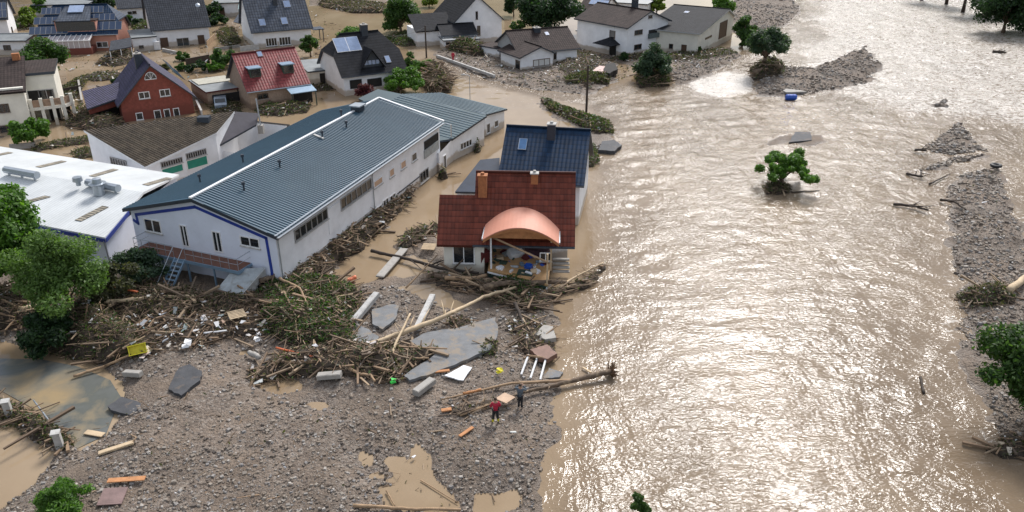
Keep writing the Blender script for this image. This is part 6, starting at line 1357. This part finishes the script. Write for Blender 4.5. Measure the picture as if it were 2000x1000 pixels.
def heap(label, pl, h, sticks=10, leafs=20, litter=1, green=0., ssize=1.0, name='debris', soft=1.6, dirn=None, zb=None):
    """sticks, leafs, litter are counts per square metre"""
    wp = np.array([tuple(q) for q in W(pl)]); lo, hi = wp.min(0), wp.max(0)
    ar = abs(sum(wp[i][0] * wp[(i + 1) % len(wp)][1] - wp[(i + 1) % len(wp)][0] * wp[i][1] for i in range(len(wp)))) / 2
    def prof(x, y):
        s = sdist(x, y, wp) + .5 * fbm(x * .8, y * .8, 2, 33)
        return np.maximum(gzs(x, y), 0) + h * (np.clip(s / soft, 0, 1) ** .6) * (.55 + .75 * (fbm(x * .55, y * .55, 3, 44) * .5 + .5)), s
    def pts(n):
        n = max(int(n), 1); x = lo[0] + NR.random(n * 8) * (hi[0] - lo[0]); y = lo[1] + NR.random(n * 8) * (hi[1] - lo[1]); ok = sdist(x, y, wp) > -.35 * NR.random(n * 8); return x[ok][:n], y[ok][:n]
    Vs = []; Fs = []; Ms = []; off = 0
    st = .3; ax_ = np.arange(lo[0] - .3, hi[0] + .3, st); ay_ = np.arange(lo[1] - .3, hi[1] + .3, st)
    if len(ax_) > 2 and len(ay_) > 2 and h > .1:
        X, Y = np.meshgrid(ax_, ay_); Z, S = prof(X, Y); Z = np.where(S > 0, Z + .10 * fbm(X * 3, Y * 3, 2, 8), Z - .3); f = gfaces(len(ax_), len(ay_)); keep = (S.ravel()[f] > -.3).all(1)
        Vs.append(np.stack([X, Y, Z], -1).reshape(-1, 3)); Fs.append(f[keep]); Ms.append(np.full(keep.sum(), 1)); off += X.size
    def boxes(x, y, z, l, a, b_, yaw, pit, mi):
        nonlocal off
        n = len(x); c = np.array([[-1, -1, -1], [1, -1, -1], [1, 1, -1], [-1, 1, -1], [-1, -1, 1], [1, -1, 1], [1, 1, 1], [-1, 1, 1]]) * .5
        v = c[None] * np.stack([l, a, b_], -1)[:, None]; v[:, [1, 2, 5, 6], 1:] *= .55
        cp, sp_ = np.cos(pit)[:, None], np.sin(pit)[:, None]; x1 = v[..., 0] * cp - v[..., 2] * sp_; z1 = v[..., 0] * sp_ + v[..., 2] * cp
        cy, sy = np.cos(yaw)[:, None], np.sin(yaw)[:, None]
        vv = np.stack([x1 * cy - v[..., 1] * sy + x[:, None], x1 * sy + v[..., 1] * cy + y[:, None], z1 + z[:, None]], -1)
        Vs.append(vv.reshape(-1, 3)); Fs.append((BOX_F[None] + (np.arange(n) * 8)[:, None, None]).reshape(-1, 4) + off); Ms.append(np.full(n * 6, mi)); off += n * 8
    x, y = pts(ar * sticks * 1.9); n = len(x); z, s = prof(x, y); l = ssize * (.3 + 2.2 * NR.random(n) ** 3); r_ = .012 + .075 * NR.random(n) ** 5 * ssize
    big = (NR.random(n) < .022) & (h > .4); l = np.where(big, NR.uniform(2.2, 4.6, n) * min(1, ssize), l); r_ = np.where(big, NR.uniform(.05, .11, n), r_)
    yaw = NR.uniform(0, 6.28, n) if dirn is None else NR.normal(dirn, .5, n)
    boxes(x, y, z + NR.uniform(-.05, .22, n) * min(1, h + .3), l, r_ * 2, r_ * 1.6, yaw, NR.normal(0, .22, n), 0)
    if litter > 0:
        x, y = pts(ar * litter); n = len(x); z, s = prof(x, y); l = .12 + .5 * NR.random(n) ** 2.5; boxes(x, y, z + .12 + NR.uniform(0, .15, n), l, l * NR.uniform(.3, .9, n), NR.uniform(.01, .08, n), NR.uniform(0, 6.28, n), NR.normal(0, .5, n), 3)
    if leafs > 0:
        x, y = pts(ar * leafs); n = len(x); z, s = prof(x, y); c = np.stack([x, y, z + .05 + .35 * NR.random(n) * min(1, h + .2)], -1)
        nn = NR.normal(size=(n, 3)) + np.array([0, 0, .7]); nn /= np.linalg.norm(nn, axis=1)[:, None]; t = np.cross(nn, NR.normal(size=(n, 3))); t /= np.linalg.norm(t, axis=1)[:, None]; s_ = np.cross(nn, t)
        a = NR.uniform(.06, .17, (n, 1)) * (1.6 if wp[:, 1].mean() > 100 else 1); b_ = a * .45
        v = np.stack([c - t * a, c - s_ * b_, c + t * a, c + s_ * b_], 1); Vs.append(v.reshape(-1, 3)); Fs.append(np.arange(n * 4).reshape(-1, 4) + off); Ms.append(np.where(NR.random(n) < green, 4, 2)); off += n * 4
    c_ = (float(wp[:, 0].mean()), float(wp[:, 1].mean()), 0.)
    return tag(np_mesh(name, np.concatenate(Vs), np.concatenate(Fs), SHD, np.concatenate(Ms), loc=c_), label, 'debris', None, 'stuff')
heap('dark tangled brushwood heaped below the gable and steel stair', [(165, 622), (215, 592), (290, 568), (335, 572), (420, 592), (500, 592), (560, 600), (520, 632), (440, 636), (380, 633), (300, 645), (200, 632)], 1.0, 12, 30, .5, ssize=1.3)
heap('brush and branches round the foot of the left trees', [(70, 640), (110, 600), (190, 595), (235, 640), (280, 665), (282, 705), (215, 715), (150, 705), (95, 690)], 1.3, 9, 45, .5, .2)
heap('field of splintered wood and white rubbish', [(225, 640), (300, 618), (400, 615), (500, 628), (535, 650), (500, 668), (440, 668), (400, 690), (330, 690), (285, 712), (240, 690)], .45, 12, 5, 4.0, ssize=.9)
heap('big heap of green leafy brush in the middle of the debris', [(495, 600), (530, 572), (600, 560), (680, 560), (705, 590), (690, 640), (700, 690), (640, 700), (580, 690), (520, 660)], 1.1, 9, 95, .3, .55, ssize=1.25)
heap('broken branches and roots under the level pole', [(488, 735), (560, 700), (640, 690), (720, 685), (790, 700), (860, 700), (800, 735), (775, 762), (730, 752), (640, 738), (560, 742), (500, 752)], .9, 10, 22, .6, .1, ssize=1.1)
heap('drift jammed along the side wall of the long building', [(520, 585), (548, 560), (600, 520), (640, 492), (700, 447), (770, 385), (815, 352), (800, 395), (760, 432), (700, 492), (655, 520), (640, 550), (590, 590)], 1.0, 11, 22, 1.6, ssize=1.2, soft=.8)
heap('jam of logs and branches under the torn veranda', [(835, 542), (880, 542), (950, 554), (1010, 566), (1075, 576), (1150, 548), (1185, 515), (1150, 560), (1090, 580), (1070, 600), (1040, 620), (975, 600), (930, 575), (870, 565)], .8, 12, 18, .6, .2, ssize=1.3, dirn=0)
heap('green fir boughs caught in the jam below the veranda', [(955, 560), (1010, 552), (1060, 575), (1050, 605), (985, 600)], 1.1, 5, 90, 0, .7)
heap('small drift heap in the calm water before the red side roof', [(775, 480), (800, 458), (855, 440), (862, 452), (820, 475), (785, 492)], .7, 10, 35, 1.5, .2)
heap('matted drift on the left edge behind the round tree', [(-120, 580), (20, 575), (90, 600), (75, 640), (20, 655), (-120, 665)], 1.1, 11, 25, 1.5, ssize=1.2)
heap('strip of brush between the two flooded hollows', [(-30, 790), (30, 796), (80, 822), (142, 862), (135, 884), (100, 875), (50, 845), (-30, 818)], .55, 12, 70, .5, .15, soft=.8)
heap('loose wreckage at the river corner behind the slab', [(985, 640), (1040, 628), (1082, 650), (1088, 700), (1050, 712), (1010, 690)], .45, 8, 14, 2.0, .1)
heap('brush tuft at the end of the largest asphalt slab', [(930, 700), (948, 680), (972, 682), (970, 705), (945, 712)], .7, 5, 80, 0, .1)
heap('drift caught against the bent branches near the slab', [(870, 640), (910, 630), (930, 650), (900, 665)], .5, 8, 25, .4)
heap('root heap hanging off the end of the broken branches', [(735, 700), (780, 690), (785, 755), (745, 760)], 1.0, 16, 30, .5)
heap('twigs and mud round the long log tip', [(880, 815), (930, 795), (975, 790), (965, 805), (900, 826)], .3, 8, 5, .2)
heap('brown root heap in the street beside the round bush', [(822, 150), (862, 142), (884, 160), (880, 180), (840, 185)], 2.6, 14, 40, .5, ssize=1.6, soft=2)
heap('brush heap beside the black roofed garages', [(875, 92), (930, 92), (962, 108), (930, 114), (880, 104)], 1.6, 8, 40, .5, .3, ssize=1.4)
heap('rubble and rubbish right of the bungalow', [(1090, 118), (1130, 98), (1175, 118), (1180, 150), (1150, 178), (1120, 160), (1090, 140)], .5, 3, 6, 1.2, ssize=1.2)
heap('olive brush bank under the tall wooden pole', [(1102, 160), (1150, 152), (1192, 154), (1185, 166), (1110, 170)], .8, 3, 60, .2, .1)
heap('leafy drift along the trunk in the stream', [(1058, 196), (1090, 206), (1140, 228), (1190, 240), (1200, 260), (1165, 262), (1120, 240), (1070, 214)], .8, 4, 40, .3, .25)
heap('leafy drift behind the blue roofed house', [(1142, 296), (1162, 288), (1172, 318), (1150, 328)], .9, 4, 70, .3, .4)
heap('root mound under the battered river tree', [(1240, 152), (1272, 146), (1310, 152), (1305, 168), (1250, 172)], 1.3, 8, 50, .1, .1, ssize=1.2)
heap('root mound of the gravel island tree', [(1466, 140), (1495, 134), (1530, 142), (1525, 158), (1475, 158)], 1.6, 6, 25, .2, .1, ssize=1.3)
heap('brown clump of roots at the foot of the river tree', [(1492, 366), (1515, 358), (1542, 366), (1538, 380), (1498, 380)], .9, 10, 90, .1, .05)
heap('root ball of the fallen trunk on the right bank', [(1868, 582), (1920, 572), (1968, 580), (1975, 605), (1930, 615), (1885, 602)], 1.1, 9, 70, .3, .1)
heap('drift at the foot of the right bank tree', [(1925, 880), (1960, 855), (2040, 850), (2040, 900), (1960, 895)], .5, 6, 20, 2)
heap('wreckage under the carport of the salmon house', [(188, 126), (215, 106), (262, 104), (262, 120), (225, 132)], .9, 3, 8, .8, ssize=1.6)
heap('wreckage and brush before the brick house garage', [(128, 230), (160, 208), (200, 222), (240, 236), (235, 252), (170, 255), (130, 248)], .9, 4, 12, .8, ssize=1.4)
heap('flattened hedge in the mud below the cream house', [(62, 290), (120, 276), (185, 268), (190, 278), (120, 288), (65, 298)], .5, 2, 50, .1, .1)
heap('brush clump in the brown water left of the barn', [(140, 298), (185, 290), (190, 308), (150, 312)], .6, 3, 60, .1, .2)
heap('drift behind the dark slate house in the yard', [(425, 62), (455, 58), (470, 84), (450, 96), (430, 84)], .9, 3, 30, .4, ssize=1.5)
heap('drift along the front of the red tiled house', [(500, 212), (530, 208), (605, 206), (600, 220), (540, 228), (505, 224)], .8, 3, 22, 1.0, .2, ssize=1.3)
heap('drift round the wrecked car', [(400, 198), (430, 190), (470, 204), (470, 222), (420, 224)], .5, 3, 22, .4, ssize=1.3)
heap('mud and rubbish bank at the top of the flooded field', [(620, 8), (700, 4), (755, 12), (760, 26), (690, 26), (630, 14)], .9, 2, 12, .5, ssize=2)
heap('wet rubbish in the gardens behind the brick house', [(160, 150), (200, 140), (235, 142), (230, 155), (180, 160)], .4, 1, 10, 1, ssize=1.4)
heap('garden wreckage beside the loose dark tree', [(115, 175), (160, 150), (170, 160), (140, 200), (118, 200)], .5, 1, 22, .5, ssize=1.4)
heap('drift on the bank below the two storey house', [(1180, 118), (1225, 110), (1310, 108), (1400, 98), (1440, 108), (1360, 124), (1260, 122)], .35, 2, 14, .6, .1, ssize=1.5)
heap('drift at the foot of the large top tree', [(740, 78), (790, 64), (850, 68), (860, 84), (790, 92)], .6, 1, 30, .3, .3, ssize=1.4)
heap('dark brush along the top left gardens', [(0, 50), (40, 30), (70, 34), (66, 56), (30, 62), (0, 64)], .6, 1, 14, .8, ssize=1.6)
heap('garden brush right of the salmon house', [(258, 46), (292, 44), (292, 56), (262, 60)], .8, 1, 30, .4, .3)
heap('brush before the grey annex beside black roofed house', [(600, 166), (655, 160), (660, 176), (610, 180)], .3, 1, 12, 1.2)
heap('brush clinging to the annex window', [(926, 292), (936, 288), (940, 296), (930, 300)], 1.6, 8, 80, 0, .3, soft=.4)
heap('brush clinging to the annex corner post', [(856, 345), (868, 338), (872, 348), (862, 354)], 1.0, 8, 60, 0, .2, soft=.4)

heap('scraps of wood and rubbish drifting between the village houses', [(60, 40), (600, 20), (740, 90), (640, 200), (520, 225), (400, 220), (130, 270), (110, 130)], .02, .10, .15, .12, ssize=1.6)
heap('scraps of drift on the mud round the bungalow', [(860, 100), (1200, 120), (1430, 100), (1430, 130), (1200, 160), (1050, 180), (940, 150)], .02, .6, 1, .4, ssize=1.0)
heap('scattered sticks and litter over the near gravel', [(250, 720), (500, 720), (800, 780), (1050, 800), (1040, 980), (200, 990), (160, 900)], .02, .35, .3, .04, ssize=.55)
heap('scattered sticks on the right gravel bank', [(1870, 360), (1945, 340), (1990, 480), (2100, 640), (1990, 700), (1880, 640)], .02, .25, .3, .1, ssize=.6)
# ------------------------------------------------------------------ a wrecked car
cw = thing('car', 'silver-blue wrecked car stranded by the flat roofed garage', 'car', G(432, 208)); o = cw.location; rz = Matrix.Rotation(1.9, 3, 'Z')
def cp_(x, y, z): return o + rz @ V((x, y, z))
k = MB(); prof_ = [(-2.1, .3), (-2.1, .75), (-1.3, .9), (-.8, 1.4), (.7, 1.42), (1.3, .95), (2.0, .8), (2.1, .35)]
for s_ in (-.82, .82): k.poly([cp_(x, s_, z) for x, z in (prof_ if s_ < 0 else prof_[::-1])])
for i in range(len(prof_)):
    a, b_ = prof_[i], prof_[(i + 1) % len(prof_)]; k.poly([cp_(a[0], -.82, a[1]), cp_(a[0], .82, a[1]), cp_(b_[0], .82, b_[1]), cp_(b_[0], -.82, b_[1])])
k.build('body', mat('silver_blue_paint', (.25, .3, .36), .35, .15, 2, .1, metal=.4), cw)
k = MB()
for s_ in (-.83, .83): k.poly([cp_(x, s_, z) for x, z in [(-1.15, .92), (-.75, 1.34), (.62, 1.36), (1.1, .95)]])
k.poly([cp_(-1.33, -.7, .93), cp_(-1.33, .7, .93), cp_(-.86, .7, 1.38), cp_(-.86, -.7, 1.38)]); k.build('windows', GLASS, cw)
for x in (-1.3, 1.3):
    for s_ in (-.84, .84): k = MB(); k.tube([cp_(x, s_ - .1, .32), cp_(x, s_ + .1, .32)], .33, 12); k.build('wheel', BLACKP, cw)

# ------------------------------------------------------------------ people
def skinned(name, V_, E_, Rr, m, parent, root=0, sub=1):
    me = bpy.data.meshes.new(name); me.from_pydata([tuple(v) for v in V_], E_, []); me.materials.append(m)
    o_ = bpy.data.objects.new(name, me); COL.objects.link(o_); o_.parent = parent; md = o_.modifiers.new('skin', 'SKIN'); md.use_smooth_shade = True
    for i, r in enumerate(Rr): me.skin_vertices[0].data[i].radius = (r, r)
    me.skin_vertices[0].data[root].use_root = True
    md = o_.modifiers.new('sub', 'SUBSURF'); md.levels = sub; md.render_levels = sub; return o_
def person(label, base, yaw, top, legs, boots, hairc, pose='stand', h=1.76, group=None):
    t = thing('person', label, 'person', base, group); t.rotation_euler.z = yaw; s = h / 1.76
    J = {}; L_ = []
    def a(n, x, y, z, r, par=None): J[n] = len(L_); L_.append(((x * s, y * s, z * s), r * s, J[par] if par else None))
    a('pel', 0, 0, .95, .135); a('waist', 0, 0, 1.1, .125, 'pel'); a('chest', 0, -.02 if pose != 'bend' else .06, 1.32, .15, 'waist'); a('neck', 0, 0, 1.5, .055, 'chest'); a('jaw', 0, .02, 1.58, .075, 'neck'); a('head', 0, .01, 1.66, .095, 'jaw'); a('crown', 0, -.01, 1.73, .06, 'head')
    for sg, nm in ((-1, 'l'), (1, 'r')):
        st_ = .16 if pose == 'wide' else .10
        a('hip' + nm, .09 * sg, 0, .88, .095, 'pel'); a('knee' + nm, (st_ * .8) * sg, .03, .48, .062, 'hip' + nm); a('ank' + nm, st_ * sg, -.02, .09, .042, 'knee' + nm); a('toe' + nm, (st_ + .03) * sg, .13, .04, .036, 'ank' + nm)
        a('sh' + nm, .18 * sg, 0, 1.42, .062, 'chest')
        if pose == 'phone': E = (.36 * sg, .10, 1.32); Wt = (.12 * sg, .26, 1.52)
        elif pose == 'wide': E = (.30 * sg, .02, 1.17); Wt = (.20 * sg, .2, 1.02)
        else: E = (.26 * sg, -.02, 1.14); Wt = (.27 * sg, .08, .9)
        a('el' + nm, *E, .045, 'sh' + nm); a('wr' + nm, *Wt, .03, 'el' + nm)
        d = (V(Wt) - V(E)).normalized(); sd = d.cross(V((0, 0, 1))).normalized(); pm = V(Wt) + d * .07; a('palm' + nm, *pm, .034, 'wr' + nm)
        for i, (off_, ln_) in enumerate([(-.03, .07), (-.01, .085), (.01, .08), (.03, .06)]):
            q = pm + d * .04 + sd * off_; e = q + d * ln_ * .6 + V((0, 0, -.015)); a('f%d' % i + nm, *q, .010, 'palm' + nm); a('g%d' % i + nm, *e, .008, 'f%d' % i + nm)
        q = V(Wt) + d * .03 - sd * .045; a('th' + nm, *q, .011, 'wr' + nm); a('ti' + nm, *(q + d * .04 - sd * .015), .009, 'th' + nm)
    skinned('body', [x[0] for x in L_], [(x[2], i) for i, x in enumerate(L_) if x[2] is not None], [x[1] for x in L_], SKIN, t)
    def sub_(nm, keys, m, grow, parts):
        idx = {k_: i for i, k_ in enumerate(keys)}; vs = [L_[J[k_]][0] for k_ in keys]; es = [(idx[p], idx[q]) for p, q in parts]; skinned(nm, vs, es, [L_[J[k_]][1] + grow for k_ in keys], m, t)
    sub_('jacket', ['waist', 'chest', 'shl', 'ell', 'wrl', 'shr', 'elr', 'wrr', 'pel'], top, .03, [('pel', 'waist'), ('waist', 'chest'), ('chest', 'shl'), ('shl', 'ell'), ('ell', 'wrl'), ('chest', 'shr'), ('shr', 'elr'), ('elr', 'wrr')])
    sub_('trousers', ['pel', 'hipl', 'kneel', 'ankl', 'hipr', 'kneer', 'ankr'], legs, .022, [('pel', 'hipl'), ('hipl', 'kneel'), ('kneel', 'ankl'), ('pel', 'hipr'), ('hipr', 'kneer'), ('kneer', 'ankr')])
    for nm in 'lr':
        kx, ax, tx = (V(L_[J[q + nm]][0]) for q in ('knee', 'ank', 'toe')); m_ = ax.lerp(kx, .6); skinned('boot', [m_, ax, tx], [(0, 1), (1, 2)], [.078 * s, .066 * s, .058 * s], boots, t)
    k = MB()
    hd = V(L_[J['head']][0]); n_ = 9
    for i in range(n_):
        for j in range(5):
            def hp_(i_, j_): th = 6.2832 * i_ / n_; ph = 1.75 * j_ / 5; q = V((math.sin(ph) * math.cos(th), math.sin(ph) * math.sin(th) - .12, math.cos(ph))); return t.location + hd + V((q.x * .1, q.y * .112, q.z * .115 + .012))
            k.poly([hp_(i, j), hp_(i, j + 1), hp_(i + 1, j + 1), hp_(i + 1, j)])
    k.build('hair', hairc, t)
    fz = t.location + hd; k = MB(); k.tube([fz + V((0, .075, .03)), fz + V((0, .115, -.02)), fz + V((0, .085, -.03))], [.012, .018, .012], 5)
    k.tube([fz + V((-.03, .085, -.055)), fz + V((.03, .085, -.055))], .008, 5)
    for sg in (-1, 1): k.tube([fz + V((.1 * sg, -.01, .02)), fz + V((.1 * sg, -.02, -.03))], [.018, .012], 5); k.tube([fz + V((.035 * sg, .082, .03)), fz + V((.035 * sg, .09, .03))], .012, 6)
    k.build('face', SKIN, t)
    return t
JR = mat('red_jacket', (.45, .02, .05), .8, .15, 5, .2); JG = mat('grey_pullover', (.10, .12, .14), .85, .15, 5, .2); TB = mat('black_trousers', (.018, .018, .022), .85, .2, 5, .2); HB = mat('brown_hair', (.04, .022, .012), .7, .2, 9, .3)
person('person in red jacket, black trousers and yellow rubber boots, back to us', G(968, 826, .05), .15, JR, TB, YELLOW, HB, 'wide', 1.8)
person('person in grey pullover standing at the long log with raised arms', G(1016, 798, .05), -.3, JG, TB, TB, HB, 'phone', 1.8)
person('distant person in red coat standing by the long kerb', G(885, 120, .05), 2.8, JR, JR, TB, HB, 'stand', 1.75)

# wreckage thrown about the open veranda room
k = MB(); ra_ = random.Random(5); cols = [TRIMW, GREYP, mat('dark_red_cloth', (.13, .02, .02)), WOODP, FR_K, BLUEP, W_WHITE, STEELB]
for i in range(46):
    s_, t_ = ra_.uniform(.05, .95), ra_.random() ** .6; q = (p4.lerp(p3, s_)).lerp(p1.lerp(p2, s_), 1 - t_ * .95); q.z = fl + .01; sz_ = ra_.uniform(.15, .6)
    k.cbox(q, sz_, sz_ * ra_.uniform(.3, 1), sz_ * ra_.uniform(.1, .6), ra_.uniform(0, 3), i % 8, ra_.uniform(-.5, .5))
solo(k, 'rubbish', 'household wreckage thrown about the open veranda floor', 'debris', cols, p4, kind='stuff')
# repeats of one kind share a group
GRP = {'house': 'houses of the flooded village', 'garage': 'garages and annexes of the village', 'tree': 'trees standing in and around the flood', 'shrub': 'shrubs of gardens and banks', 'log': 'drifted logs', 'branch': 'drifted branches',
       'beam': 'concrete beams in the debris', 'asphalt slab': 'broken asphalt slabs', 'slab': 'broken concrete slabs', 'plank': 'loose planks', 'board': 'loose boards', 'pipe': 'pipes in the debris', 'person': 'people on the gravel and street', 'scrap': 'bright plastic scraps',
       'garden wall': 'garden walls in the water', 'post': 'concrete posts in the brush strip', 'pole': 'wooden poles', 'street lamp': 'street lamps in the water', 'building': 'white buildings of the works yard', 'pallet': 'wooden pallets', 'boulder': 'dark boulders', 'shed': 'small sheds', 'fence': 'garden fences', 'hedge': 'garden hedges'}
for o_ in SC.objects:
    c_ = o_.get('category')
    if o_.parent is None and c_ in GRP and not o_.get('group'): o_['group'] = GRP[c_]
